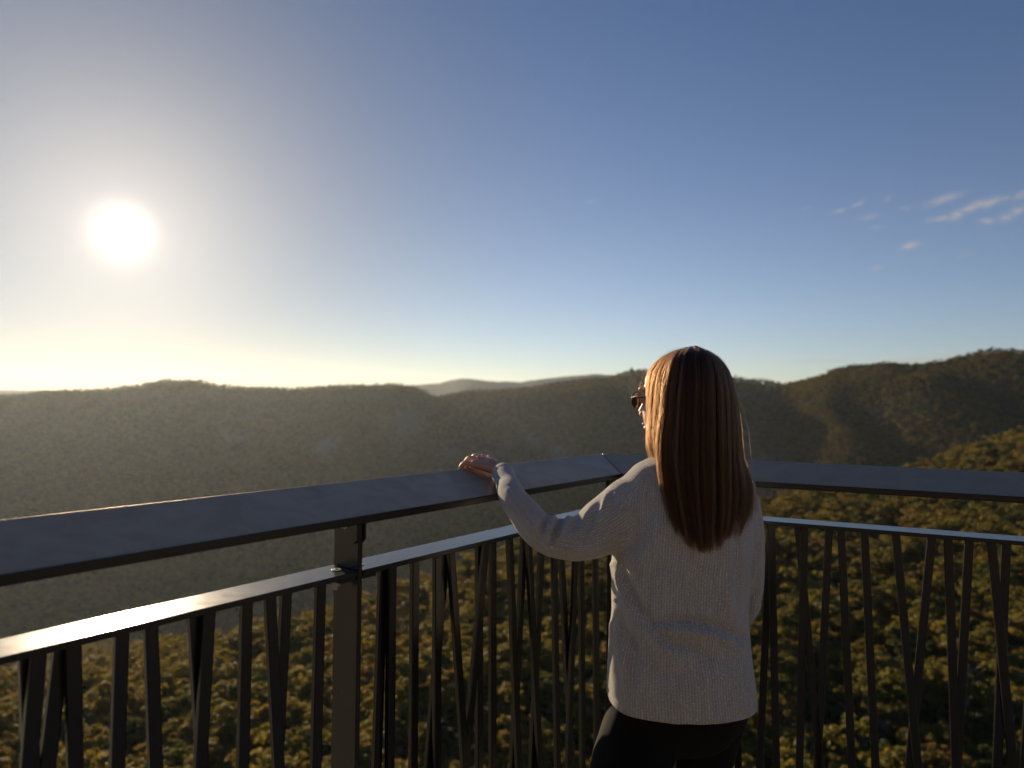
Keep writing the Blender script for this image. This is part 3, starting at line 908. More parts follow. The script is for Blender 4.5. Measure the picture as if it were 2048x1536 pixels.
# legs, pelvis, torso (inside the clothes), neck
hip_l = P(1303, 1400, 1.60); hip_r = P(1420, 1400, 1.635)
kn_l = Vector((P(1232, 1536, 1.57).x - 0.035, 1.585, 0.46)); kn_r = Vector((P(1398, 1536, 1.66).x - 0.01, 1.70, 0.46))
an_l = Vector((kn_l.x - 0.03, 1.58, 0.09)); an_r = Vector((kn_r.x + 0.0, 1.72, 0.09))
th_l = P(1259, 1536, 1.575); th_r = P(1398, 1536, 1.655)
LEG = []
for hp, th, kn, an, rt in ((hip_l, th_l, kn_l, an_l, 0.083), (hip_r, th_r, kn_r, an_r, 0.066)):
    cf = kn.lerp(an, 0.3) + Vector((0, -0.012, 0))
    LEG.append(([hp, th, th.lerp(kn, 0.55), kn, cf, an.lerp(cf, 0.25), an], [0.078, rt, 0.065, 0.052, 0.052, 0.036, 0.034]))
for pts, rad in LEG:
    body.tube(catmull(pts, 26), list(np.interp(np.linspace(0, len(rad) - 1, 26), range(len(rad)), rad)), 20)
def ring(py_l, left, right, b, dc, n=32, flat=1.0, z=None):
    """horizontal elliptical ring whose sides show at two pixel columns"""
    zc = P((left + right) / 2, py_l, dc).z if z is None else z
    xl = P(left, py_l, dc).x; xr = P(right, py_l, dc).x
    c = Vector(((xl + xr) / 2, dc, zc)); a = (xr - xl) / 2
    out = []
    for k in range(n):
        an_ = 2 * PI * k / n
        ca, sa = math.cos(an_), math.sin(an_)
        e = 0.86
        out.append(c + Vector((a * math.copysign(abs(ca) ** e, ca), b * math.copysign(abs(sa) ** e, sa), 0)))
    return out
body.rings([ring(1470, 1300, 1415, 0.05, 1.61), ring(1440, 1250, 1450, 0.075, 1.61), ring(1400, 1250, 1455, 0.088, 1.60), ring(1330, 1245, 1470, 0.09, 1.60), ring(1200, 1255, 1465, 0.085, 1.60),
            ring(1080, 1262, 1480, 0.09, 1.60), ring(980, 1275, 1478, 0.075, 1.60), ring(945, 1310, 1450, 0.06, 1.60), ring(925, 1345, 1420, 0.05, 1.60)])
nk = [P(1380, 940, 1.60), P(1376, 900, 1.60), H(-0.010, 0, -0.075)]
body.tube(nk, [0.056, 0.050, 0.050], 20)
# skull and face
body.ellipsoid(H(-0.012, 0, 0.030), HF * 0.090, HL * 0.070, HU * 0.076, 32, 20)
body.ellipsoid(H(0.030, 0, -0.030), HF * 0.060, HL * 0.052, HU * 0.085, 24, 16)      # face
body.ellipsoid(H(0.052, 0, -0.098), HF * 0.030, HL * 0.028, HU * 0.024, 16, 12)      # chin
for s in (-1, 1):
    body.ellipsoid(H(0.046, 0.028 * s, -0.030), HF * 0.026, HL * 0.020, HU * 0.028, 16, 12)   # cheek
    body.ellipsoid(H(0.070, 0.026 * s, 0.024), HF * 0.014, HL * 0.022, HU * 0.009, 16, 10)    # brow
    body.ellipsoid(H(0.076, 0.031 * s, 0.000), HF * 0.011, HL * 0.012, HU * 0.010, 14, 10)    # eyeball
    body.ellipsoid(H(-0.005, 0.076 * s, -0.008), HF * 0.018, HL * 0.007, HU * 0.030, 14, 10)  # ear
    body.ellipsoid(H(0.026, 0.039 * s, -0.070), HF * 0.034, HL * 0.014, HU * 0.022, 14, 10)   # jaw
    body.ellipsoid(H(0.036, 0.030 * s, -0.050), HF * 0.030, HL * 0.019, HU * 0.034, 16, 12)   # side of the face
    body.ellipsoid(H(0.096, 0.010 * s, -0.036), HF * 0.009, HL * 0.008, HU * 0.007, 12, 8)    # nostril
body.tube([H(0.082, 0, 0.012), H(0.094, 0, -0.012), H(0.107, 0, -0.033)], [0.008, 0.009, 0.010], 12)  # nose
body.ellipsoid(H(0.086, 0, -0.060), HF * 0.011, HL * 0.022, HU * 0.0055, 16, 8)      # lips
body.ellipsoid(H(0.083, 0, -0.070), HF * 0.011, HL * 0.019, HU * 0.006, 16, 8)
# arms (inside the sleeves)
ARM_L = [(1316, 984, 1.60), (1264, 1014, 1.595), (1210, 1053, 1.585), (1165, 1075, 1.570), (1120, 1078, 1.550), (1083, 1064, 1.545), (1052, 1031, 1.565), (1026, 994, 1.605)]
ARM_R_ = [0.062, 0.071, 0.066, 0.051, 0.045, 0.043, 0.0365, 0.031]
armL = [P(*p) for p in ARM_L]
cuff = WRIST + (armL[-1] - WRIST).normalized() * 0.012
armL_full = armL + [armL[-1].lerp(cuff, 0.55), cuff]
radL = ARM_R_ + [0.0305, 0.0275]
body.tube(catmull(armL + [WRIST], 24), list(np.interp(np.linspace(0, 8, 24), [0, 2, 4, 5, 7, 8], [0.044, 0.034, 0.027, 0.026, 0.022, 0.0225])), 18)
ARM_R = [(1462, 985, 1.60), (1488, 1040, 1.60), (1493, 1110, 1.61), (1490, 1175, 1.63), (1476, 1225, 1.68), (1440, 1262, 1.75), (1405, 1275, 1.79)]
RAD_R = [0.060, 0.044, 0.040, 0.042, 0.040, 0.034, 0.030]
armR = [P(*p) for p in ARM_R]
body.tube(catmull(armR, 22), list(np.interp(np.linspace(0, 6, 22), [0, 1, 3, 5, 6], [0.036, 0.027, 0.024, 0.022, 0.022])), 18)

def hand(mb, wrist, frame, mcps, fingers, thumb, rad=1.0):
    """palm with four bent fingers and a thumb, all chains in the frame's coordinates"""
    for a, b in zip(mcps[:-1], mcps[1:]):
        pass
    for m_ in mcps:
        mb.tube([wrist, frame(*m_).lerp(wrist, 0.55) , frame(*m_)], [(0.017, 0.014), (0.0135, 0.0125), 0.0098], 14)
    # flesh of the palm
    mid = (frame(*mcps[1]) + frame(*mcps[2])) / 2
    mb.tube([wrist, wrist.lerp(mid, 0.5), wrist.lerp(mid, 0.92)], [0.017, 0.019, 0.012], 16)
    for ch, r0 in fingers:
        pts = catmull([frame(*c) for c in ch], 13)
        rr = np.interp(np.linspace(0, 1, 13), [0, 0.30, 0.36, 0.42, 0.62, 0.70, 0.9, 1], [1.12, 0.98, 1.10, 0.98, 0.92, 0.98, 0.80, 0.5]) * r0
        mb.tube(pts, list(rr), 12)
    pts = catmull([frame(*c) for c in thumb], 11)
    mb.tube(pts, list(np.interp(np.linspace(0, 1, 11), [0, 0.4, 0.5, 0.9, 1], [0.0135, 0.0098, 0.0105, 0.0085, 0.005])), 12)

mcpL = [(-0.034, -0.017, 0.018), (-0.0115, -0.011, 0.0250), (0.0105, -0.008, 0.0275), (0.033, -0.011, 0.0255)]      # little, ring, middle, index
fin = []
for i, (m_, L_, r0) in enumerate(zip(mcpL, (0.80, 0.95, 1.0, 0.95), (0.0068, 0.0076, 0.0080, 0.0078))):
    a0, o0_, n0 = m_
    fan = (-0.010, -0.004, 0.002, 0.006)[i]
    fin.append(([m_, (a0 + fan * 0.6, o0_ + 0.030 * L_, n0 - 0.007), (a0 + fan, o0_ + 0.038 * L_, n0 - 0.024 * L_), (a0 + fan, max(0.0105, o0_ + 0.030 * L_), -0.016 * L_)], r0))
thumbL = [(0.020, -0.076, 0.020), (0.043, -0.055, 0.014), (0.055, -0.032, 0.011), (0.058, -0.012, 0.0100)]
for m_ in mcpL: body.ellipsoid(HR(m_[0], m_[1], m_[2] + 0.0030), D1 * 0.0075, FACE_OUT * 0.010, FACE_N * 0.0085, 14, 10)      # knuckles
hand(body, WRIST, HR, mcpL, fin, thumbL)
# right hand, held in front of the body and out of sight
RW = armR[-1]
def RF(a, o, n): return RW + Vector((-1, 0.10, -0.05)).normalized() * o + Vector((0, 0.1, 1)).normalized() * a + Vector((0.1, 1, 0)).normalized() * n
mcpR = [(-0.030, 0.078, 0.0), (-0.010, 0.084, 0.004), (0.012, 0.086, 0.004), (0.033, 0.082, 0.0)]
finR = [([m_, (m_[0], m_[1] + 0.036, m_[2] - 0.006), (m_[0], m_[1] + 0.05, m_[2] - 0.026), (m_[0], m_[1] + 0.045, m_[2] - 0.046)], r0) for m_, r0 in zip(mcpR, (0.0072, 0.0082, 0.0086, 0.0084))]
hand(body, RW, RF, mcpR, finR, [(0.02, 0.02, 0.0), (0.045, 0.04, -0.01), (0.058, 0.066, -0.016), (0.062, 0.088, -0.02)])
V, Fc, E = remesh(body, 0.0023)
V = relax(V, E, 4, 0.5)
mesh_obj('body', V, Fc, M['skin'], person, True, FOOT)

# --- leggings
lg = MB()
for pts, rad in LEG:
    rad = [r + 0.006 for r in rad]; rad[0] = 0.094
    lg.tube(catmull(pts, 26), list(np.interp(np.linspace(0, len(rad) - 1, 26), range(len(rad)), rad)), 24)
lg.rings([ring(1492, 1300, 1420, 0.045, 1.61), ring(1470, 1262, 1450, 0.075, 1.61), ring(1440, 1215, 1474, 0.098, 1.61), ring(1400, 1224, 1490, 0.112, 1.605), ring(1330, 1232, 1485, 0.105, 1.60), ring(1260, 1245, 1475, 0.098, 1.60)])
V, Fc, E = remesh(lg, 0.006)
V = relax(V, E, 12, 0.5)
N_ = vnormals(V, Fc)
d = np.array([pnoise(Vector((p[0] * 22, p[1] * 22, p[2] * 9))) for p in V])
V = V + N_ * (d * 0.0018)[:, None]
mesh_obj('leggings', V, Fc, M['black'], person, True, FOOT)
# --- shoes
for an in (an_l, an_r):
    sh = MB(); f = Vector((-0.25, 0.97, 0)).normalized(); sd = Vector((0.97, 0.25, 0))
    rings = []
    for t_, w_, h_ in ((-0.075, 0.022, 0.045), (-0.065, 0.032, 0.085), (-0.02, 0.036, 0.105), (0.04, 0.040, 0.080), (0.10, 0.045, 0.060), (0.15, 0.042, 0.048), (0.18, 0.022, 0.036)):
        c = Vector((an.x, an.y, 0)) + f * t_
        rings.append([c + sd * (w_ * math.cos(2 * PI * k / 16)) + ZV * (0.022 + max(0, (h_ - 0.022)) * (0.5 + 0.5 * math.sin(2 * PI * k / 16))) for k in range(16)])
    sh.rings(rings); so = sh.build('shoe', M['shoe'], person, smooth=True, origin=FOOT)
    sl = MB(); out = []
    for k in range(24):
        a = 2 * PI * k / 24; out.append(Vector((an.x, an.y, 0)) + f * (0.05 + 0.135 * math.cos(a)) + sd * (0.046 * math.sin(a)))
    sl.prism([p + ZV * 0.0005 for p in out], [p + ZV * 0.0235 for p in out]); sl.build('sole', M['sole'], so, bevel=0.004)

# --- jumper
TOR = [(900, 1335, 1432, 0.056), (914, 1306, 1452, 0.064), (930, 1272, 1472, 0.076), (955, 1248, 1488, 0.089), (990, 1238, 1497, 0.104), (1040, 1234, 1499, 0.114),
       (1090, 1228, 1497, 0.118), (1125, 1222, 1494, 0.118), (1180, 1222, 1490, 0.117), (1225, 1223, 1487, 0.117), (1270, 1219, 1490, 0.120),
       (1320, 1215, 1497, 0.124), (1366, 1213, 1503, 0.126), (1386, 1213, 1506, 0.124), (1396, 1215, 1505, 0.121)]
sw = MB()
sw.rings([ring(a, b, c, d_, DP, 48) for a, b, c, d_ in TOR][::-1])
nL = 40
cl = catmull(armL_full, nL); rl = np.interp(np.linspace(0, len(radL) - 1, nL), range(len(radL)), radL)
sw.tube(cl, list(rl), 24)
nR = 36
cr = catmull(armR, nR); rr_ = np.interp(np.linspace(0, len(RAD_R) - 1, nR), range(len(RAD_R)), RAD_R)
sw.tube(cr, list(rr_), 24)
V, Fc, E = remesh(sw, 0.0042)
V = relax(V, E, 24, 0.55)

# nearest sleeve / torso coordinates for the ribs
def frames(c):
    T = np.gradient(c, axis=0); T /= np.linalg.norm(T, axis=1)[:, None]
    X = np.zeros_like(c); x = np.array(CAM) - c[len(c) // 2]; x = x - T[0] * x.dot(T[0]); x /= np.linalg.norm(x)
    for i in range(len(c)):
        x = x - T[i] * x.dot(T[i]); x /= np.linalg.norm(x); X[i] = x
    return T, X, np.cross(T, X)
def tube_coord(V, c, r):
    T, X, Y = frames(c)
    D = np.linalg.norm(V[:, None, :] - c[None], axis=2); i = D.argmin(1)
    L = np.concatenate([[0], np.cumsum(np.linalg.norm(np.diff(c, axis=0), axis=1))])
    w = V - c[i]; h = (w * T[i]).sum(1)
    a = np.arctan2((w * Y[i]).sum(1), (w * X[i]).sum(1))
    rad = np.linalg.norm(w - h[:, None] * T[i], axis=1)
    return a, L[i] + h, rad - r[i], h, i
aL, vL, dL, hL, iL = tube_coord(V, cl, rl)
aR, vR, dR, hR, iR = tube_coord(V, cr, rr_)
zs = np.array([P((b + c) / 2, a, DP).z for a, b, c, d_ in TOR]); xc = np.array([(P(b, a, DP).x + P(c, a, DP).x) / 2 for a, b, c, d_ in TOR])
hw = np.array([(P(c, a, DP).x - P(b, a, DP).x) / 2 for a, b, c, d_ in TOR]); hb = np.array([d_ for *_, d_ in TOR])
o_ = np.argsort(zs)
ax_ = np.interp(V[:, 2], zs[o_], xc[o_]); aw = np.interp(V[:, 2], zs[o_], hw[o_]); ab = np.interp(V[:, 2], zs[o_], hb[o_])
qx = (V[:, 0] - ax_) / aw; qy = (V[:, 1] - DP) / ab
dT = (np.sqrt(qx ** 2 + qy ** 2) - 1) * np.minimum(aw, ab)
aT = np.arctan2(qx, -qy)
use_L = (np.abs(dL) < np.abs(dT) + 0.004) & (iL > 5) & (V[:, 0] < P(1262, 1000, DP).x)
use_R = (np.abs(dR) < np.abs(dT)) & (iR > 4) & ~use_L & (V[:, 0] > P(1440, 1000, DP).x)
U = np.where(use_L, aL * 0.056, np.where(use_R, aR * 0.044, aT * 0.148))
W = np.where(use_L, vL + 3.0, np.where(use_R, vR + 7.0, V[:, 2]))

jw = np.exp(-((np.abs(dL) + np.abs(dT)) / 0.022) ** 2) * (V[:, 0] < P(1330, 1000, DP).x) + np.exp(-((np.abs(dR) + np.abs(dT)) / 0.012) ** 2) * (V[:, 0] > P(1430, 1000, DP).x) * 0.6
jw = np.clip(jw, 0, 1)
deg_ = np.zeros(len(V)); np.add.at(deg_, E[:, 0], 1); np.add.at(deg_, E[:, 1], 1)
for it_ in range(26):
    S_ = np.zeros_like(V); np.add.at(S_, E[:, 0], V[E[:, 1]]); np.add.at(S_, E[:, 1], V[E[:, 0]])
    V = V + (S_ / deg_[:, None] - V) * (0.5 * jw)[:, None]
cls_ = use_L * 1 + use_R * 2
SEAM = np.zeros(len(V)); dif = cls_[E[:, 0]] != cls_[E[:, 1]]
SEAM[E[dif].ravel()] = 1
# folds sculpted into the cloth
N_ = vnormals(V, Fc)
PX = np.array([project(p) for p in V])
facing = np.clip(((np.array(CAM) - V) * N_).sum(1) / 1.6, 0, 1) > 0.02
def seg_dist(pts):
    best = np.full(len(V), 1e9); tt = np.zeros(len(V)); n = len(pts) - 1
    for i in range(n):
        a = np.array(pts[i], float); b = np.array(pts[i + 1], float); ab_ = b - a
        t = np.clip(((PX - a) @ ab_) / (ab_ @ ab_), 0, 1); d_ = np.linalg.norm(PX - a - t[:, None] * ab_, axis=1)
        m_ = d_ < best; best[m_] = d_[m_]; tt[m_] = ((i + t) / n)[m_]
    return best, tt
disp = np.zeros(len(V))
def fold(pts, amp, w, taper=True, mask=None):
    global disp
    d_, t = seg_dist([tuple(q) for q in catmull([np.array(p, float) for p in pts], 14)])
    e = np.exp(-(d_ / w) ** 2) * (np.sin(np.clip(t, 0, 1) * PI) ** 0.6 if taper else 1)
    disp += np.where(facing & (mask if mask is not None else True), 1.45 * amp * e, 0)
tor = ~use_L & ~use_R
# across the back at the waist
fold([(1298, 1250), (1345, 1242), (1400, 1246), (1450, 1262), (1488, 1284)], -0.0100, 9, mask=tor)
fold([(1300, 1264), (1350, 1258), (1410, 1264), (1455, 1282), (1492, 1304)], 0.0110, 12, mask=tor)
fold([(1306, 1264), (1345, 1284), (1395, 1302), (1432, 1324)], -0.0075, 9, mask=tor)
fold([(1300, 1286), (1350, 1306), (1400, 1326)], 0.0040, 14, mask=tor)
fold([(1380, 1330), (1430, 1318), (1480, 1322)], -0.0030, 10, mask=tor)
# from the left armpit down the side
fold([(1222, 1122), (1240, 1165), (1262, 1212), (1282, 1250)], 0.0095, 9, mask=tor)
fold([(1240, 1124), (1258, 1170), (1284, 1222), (1312, 1254)], -0.0085, 9, mask=tor)
fold([(1256, 1130), (1278, 1178), (1306, 1226)], 0.0040, 12, mask=tor)
fold([(1226, 1130), (1229, 1170), (1232, 1200)], -0.0060, 5, mask=tor)
fold([(1228, 1200), (1246, 1250), (1266, 1290), (1276, 1330)], -0.0075, 7, mask=tor)
fold([(1224, 1240), (1238, 1290), (1252, 1340), (1250, 1385)], 0.0065, 9, mask=tor)
fold([(1256, 1296), (1268, 1340), (1262, 1390)], -0.0050, 8, mask=tor)
fold([(1284, 1290), (1282, 1340), (1274, 1395)], 0.0045, 13, mask=tor)
# shoulder blade and yoke
fold([(1268, 1150), (1290, 1110), (1318, 1070), (1330, 1030)], 0.0050, 20, mask=tor)
fold([(1262, 1100), (1280, 1060), (1300, 1020)], -0.0045, 14, mask=tor)
fold([(1300, 1140), (1300, 1190), (1304, 1235)], -0.0040, 12, mask=tor)
fold([(1456, 1110), (1458, 1180), (1464, 1250)], 0.0050, 10, mask=tor)
fold([(1470, 1050), (1472, 1140), (1474, 1225)], -0.0040, 8, mask=tor)
fold([(1420, 1150), (1424, 1200), (1440, 1240)], -0.0022, 12, mask=tor)
fold([(1350, 1350), (1356, 1390), (1358, 1425)], 0.0025, 18, mask=tor); fold([(1430, 1350), (1436, 1390), (1440, 1425)], -0.0025, 16, mask=tor)
fold([(1330, 1130), (1322, 1180), (1318, 1225)], 0.0036, 14, mask=tor); fold([(1392, 1130), (1396, 1180), (1404, 1225)], -0.0030, 15, mask=tor)
fold([(1300, 1340), (1330, 1352), (1370, 1350)], -0.0030, 12, mask=tor); fold([(1370, 1372), (1420, 1366), (1470, 1352)], 0.0034, 13, mask=tor)
fold([(1250, 1232), (1290, 1262), (1330, 1296), (1352, 1330)], 0.0055, 11, mask=tor); fold([(1238, 1262), (1272, 1296), (1300, 1334)], -0.0055, 10, mask=tor)
fold([(1462, 1150), (1446, 1196), (1452, 1236)], 0.0045, 11, mask=tor); fold([(1440, 1300), (1470, 1290), (1494, 1262)], -0.0060, 9, mask=tor)
# left sleeve: bunched at the bend, stretched along the upper arm
fold([(1128, 1030), (1116, 1050), (1108, 1072), (1104, 1094)], -0.0100, 6, mask=use_L)
fold([(1112, 1030), (1100, 1052), (1096, 1074), (1090, 1098)], 0.0075, 7, mask=use_L)
fold([(1100, 1026), (1088, 1046), (1084, 1066)], -0.0075, 6, mask=use_L)
fold([(1140, 1032), (1128, 1056), (1122, 1084)], 0.0065, 7, mask=use_L)
fold([(1160, 1036), (1146, 1062), (1150, 1092)], -0.0035, 8, mask=use_L)
fold([(1086, 1030), (1070, 1052), (1060, 1078)], 0.0045, 9, mask=use_L)
fold([(1060, 1004), (1044, 1022), (1034, 1044)], -0.0032, 8, mask=use_L)
fold([(1022, 975), (1020, 1000), (1040, 1040), (1070, 1078)], 0.0030, 10, mask=use_L)
fold([(1188, 1012), (1172, 1036), (1160, 1066)], 0.0050, 7, mask=use_L); fold([(1202, 1004), (1186, 1034), (1178, 1068)], -0.0045, 6, mask=use_L)
fold([(1216, 986), (1206, 1018), (1196, 1050)], 0.0055, 8, mask=use_L); fold([(1232, 968), (1224, 1000), (1214, 1034)], -0.0035, 7, mask=use_L)
fold([(1200, 1090), (1160, 1100), (1120, 1100)], 0.0040, 8, mask=use_L)
# right sleeve
fold([(1506, 1080), (1496, 1110), (1486, 1120)], -0.0045, 7, mask=use_R); fold([(1514, 1120), (1502, 1150), (1488, 1164)], 0.0050, 8, mask=use_R)
fold([(1518, 1180), (1500, 1200), (1480, 1206)], -0.0060, 7, mask=use_R); fold([(1518, 1204), (1502, 1226), (1484, 1234)], 0.0060, 8, mask=use_R)
fold([(1512, 1240), (1498, 1252), (1486, 1254)], -0.0060, 6, mask=use_R)
# seam between right sleeve and back
V3 = V * 1.0
lowf = np.array([fnoise(p[0], p[2] * 0.6 + p[1] * 0.7, 0.085, 5, 2) for p in V])
disp += lowf * 0.0042
hemw = np.array([fnoise(p[0], p[1], 0.09, 8, 1) for p in V]) * np.clip((0.90 - V[:, 2]) / 0.12, 0, 1)
disp += np.where(tor, hemw * 0.007, 0)
disp -= np.where(tor, 0.0016 * np.exp(-((V[:, 2] - zs.min() - 0.024) / 0.0035) ** 2), 0)      # line of stitching above the hem
disp -= np.where(use_L, 0.0014 * np.exp(-((vL - vL[use_L].max() + 0.030) / 0.0035) ** 2), 0)
V = V + N_ * disp[:, None]
V = relax(V, E, 2, 0.4)
sw_o = mesh_obj('jumper', V, Fc, M['knit'], person, True, FOOT)
if len(sw_o.data.vertices) == len(U):
    at = sw_o.data.attributes.new('rib', 'FLOAT_VECTOR', 'POINT')
    at.data.foreach_set('vector', np.stack([U, W, SEAM], 1).ravel())
# --- sunglasses
sg = empty('sunglasses', HC - FOOT); sg.parent = person
def lens_ring(l, r_fr):
    c = H(0.092, l, -0.002); ux = (HL * 1.0 - HF * (0.22 if l > 0 else -0.22)).normalized(); uz = (HU - HF * 0.06).normalized()
    return c, ux, uz
fr = MB()
RX_, RZ_ = 0.0235, 0.0195
for l in (0.034, -0.034):
    c, ux, uz = lens_ring(l, 0)
    pts = [c + ux * (RX_ * math.cos(a)) + uz * (RZ_ * math.sin(a)) for a in np.linspace(0, 2 * PI, 37)]
    n = 8; rings = []
    for i, p in enumerate(pts[:-1]):
        d_ = (p - c).normalized(); nn = ux.cross(uz)
        rings.append([p + d_ * (0.0016 * math.cos(2 * PI * k / n)) + nn * (0.0020 * math.sin(2 * PI * k / n)) for k in range(n)])
    m0 = len(fr.v); v_ = [q for r in rings for q in r]; R_ = len(rings)
    fr.add(v_, [(i * n + k, i * n + (k + 1) % n, ((i + 1) % R_) * n + (k + 1) % n, ((i + 1) % R_) * n + k) for i in range(R_) for k in range(n)])
    ln = MB(); nn = ux.cross(uz); ring_pts = [c + ux * ((RX_ - 0.001) * math.cos(a)) + uz * ((RZ_ - 0.001) * math.sin(a)) for a in np.linspace(0, 2 * PI, 33)[:-1]]
    ln.prism([p - nn * 0.0006 for p in ring_pts], [p + nn * 0.0006 for p in ring_pts]); ln.build('lens', M['lens'], sg, origin=HC)
fr.tube([H(0.094, 0.012, 0.004), H(0.098, 0, 0.008), H(0.094, -0.012, 0.004)], [0.0016] * 3, 8)
for s in (1, -1):
    c, ux, uz = lens_ring(0.034 * s, 0)
    a = c + (ux if s > 0 else -ux) * RX_ + uz * 0.004
    fr.tube([a, H(0.070, 0.068 * s, 0.004), H(0.03, 0.076 * s, 0.003), H(-0.012, 0.080 * s, 0.004), H(-0.030, 0.080 * s, -0.018)], [(0.0014, 0.0026)] * 5, 8)
fr.build('frame', M['frame'], sg, smooth=True, origin=HC)
print('lens', [round(q) for q in project(lens_ring(0.034, 0)[0])], 'wrist', [round(q) for q in project(WRIST)], 'cuff', [round(q) for q in project(cuff)], 'mcp', [[round(q) for q in project(HR(*m_))] for m_ in mcpL])

# --- hair
G = [  # guides from the face side round the back to the right shoulder: (px, py, depth)
    [(1372, 697, 1.600), (1330, 710, 1.585), (1300, 740, 1.585), (1294, 778, 1.578), (1297, 830, 1.568), (1295, 885, 1.555), (1302, 920, 1.550)],
    [(1376, 695, 1.585), (1336, 710, 1.555), (1314, 750, 1.535), (1309, 810, 1.525), (1307, 860, 1.520), (1309, 900, 1.515), (1320, 928, 1.510)],
    [(1380, 694, 1.570), (1348, 708, 1.530), (1330, 755, 1.502), (1324, 820, 1.495), (1318, 880, 1.492), (1322, 960, 1.487), (1344, 1050, 1.480)],
    [(1383, 693, 1.560), (1366, 706, 1.510), (1354, 755, 1.478), (1348, 825, 1.470), (1343, 900, 1.470), (1349, 990, 1.468), (1370, 1090, 1.466)],
    [(1386, 692, 1.555), (1386, 705, 1.500), (1382, 755, 1.466), (1378, 830, 1.458), (1376, 915, 1.460), (1382, 1010, 1.460), (1399, 1106, 1.460)],
    [(1389, 692, 1.555), (1408, 706, 1.502), (1414, 755, 1.468), (1413, 830, 1.458), (1413, 920, 1.460), (1416, 1015, 1.460), (1415, 1110, 1.460)],
    [(1391, 692, 1.560), (1426, 711, 1.520), (1440, 760, 1.488), (1444, 830, 1.476), (1446, 915, 1.473), (1447, 1010, 1.470), (1440, 1104, 1.467)],
    [(1393, 693, 1.570), (1440, 719, 1.548), (1459, 772, 1.522), (1466, 840, 1.505), (1468, 915, 1.495), (1470, 1000, 1.484), (1458, 1082, 1.478)],
    [(1395, 694, 1.585), (1447, 727, 1.580), (1468, 785, 1.562), (1476, 850, 1.545), (1480, 920, 1.525), (1494, 995, 1.505), (1478, 1082, 1.492)],
    [(1397, 695, 1.600), (1450, 733, 1.612), (1472, 795, 1.600), (1481, 858, 1.580), (1487, 920, 1.555), (1505, 968, 1.530), (1508, 1030, 1.515)]]
KP = 26
GP = np.array([catmull([P(*q) for q in g], KP) for g in G])                 # (10, KP, 3)
AXX = np.array([P(1385, 800, 1.585)[0], 1.588])                              # vertical axis of the head and neck
def guide_at(s):
    """hair path at position s in 0..9, smooth across the guides"""
    i = int(min(max(s, 0), 8.9999)); t = s - i
    p0, p1, p2, p3 = GP[max(i - 1, 0)], GP[i], GP[i + 1], GP[min(i + 2, 9)]
    return 0.5 * ((2 * p1) + (-p0 + p2) * t + (2 * p0 - 5 * p1 + 4 * p2 - p3) * t * t + (-p0 + 3 * p1 - 3 * p2 + p3) * t ** 3)
def inward(pts, amt):
    q = pts.copy(); v = np.array([AXX[0], AXX[1]]) - q[:, :2]; n = np.linalg.norm(v, axis=1)[:, None]
    ramp_ = np.linspace(0.15, 1, len(q))[:, None] ** 0.3
    q[:, :2] += v / np.maximum(n, 1e-6) * amt * ramp_
    q[:, 2] -= amt * 0.7 * np.clip(1 - np.linspace(0, 5, len(q)), 0, 1)
    return q
S_N = 46
outer = [inward(guide_at(s), 0.010) for s in np.linspace(0.25, 8.8, S_N)]
inner = [inward(guide_at(s), 0.034) for s in np.linspace(0.25, 8.8, S_N)]
KC = KP - 3
Vh = []; Fh = []
for sheet in (outer, inner):
    for g in sheet: Vh += [tuple(p) for p in g[:KC]]
idx = lambda sh, i, k: sh * S_N * KC + i * KC + k
for i in range(S_N - 1):
    for k in range(KC - 1):
        Fh.append((idx(0, i, k), idx(0, i, k + 1), idx(0, i + 1, k + 1), idx(0, i + 1, k)))
        Fh.append((idx(1, i, k), idx(1, i + 1, k), idx(1, i + 1, k + 1), idx(1, i, k + 1)))
    Fh.append((idx(0, i, KC - 1), idx(1, i, KC - 1), idx(1, i + 1, KC - 1), idx(0, i + 1, KC - 1)))
for i in (0, S_N - 1):
    for k in range(KC - 1):
        q = (idx(0, i, k), idx(1, i, k), idx(1, i, k + 1), idx(0, i, k + 1)); Fh.append(q if i == 0 else q[::-1])
hair = mesh_obj('hair', Vh, Fh, M['haircap'], person, True, FOOT)

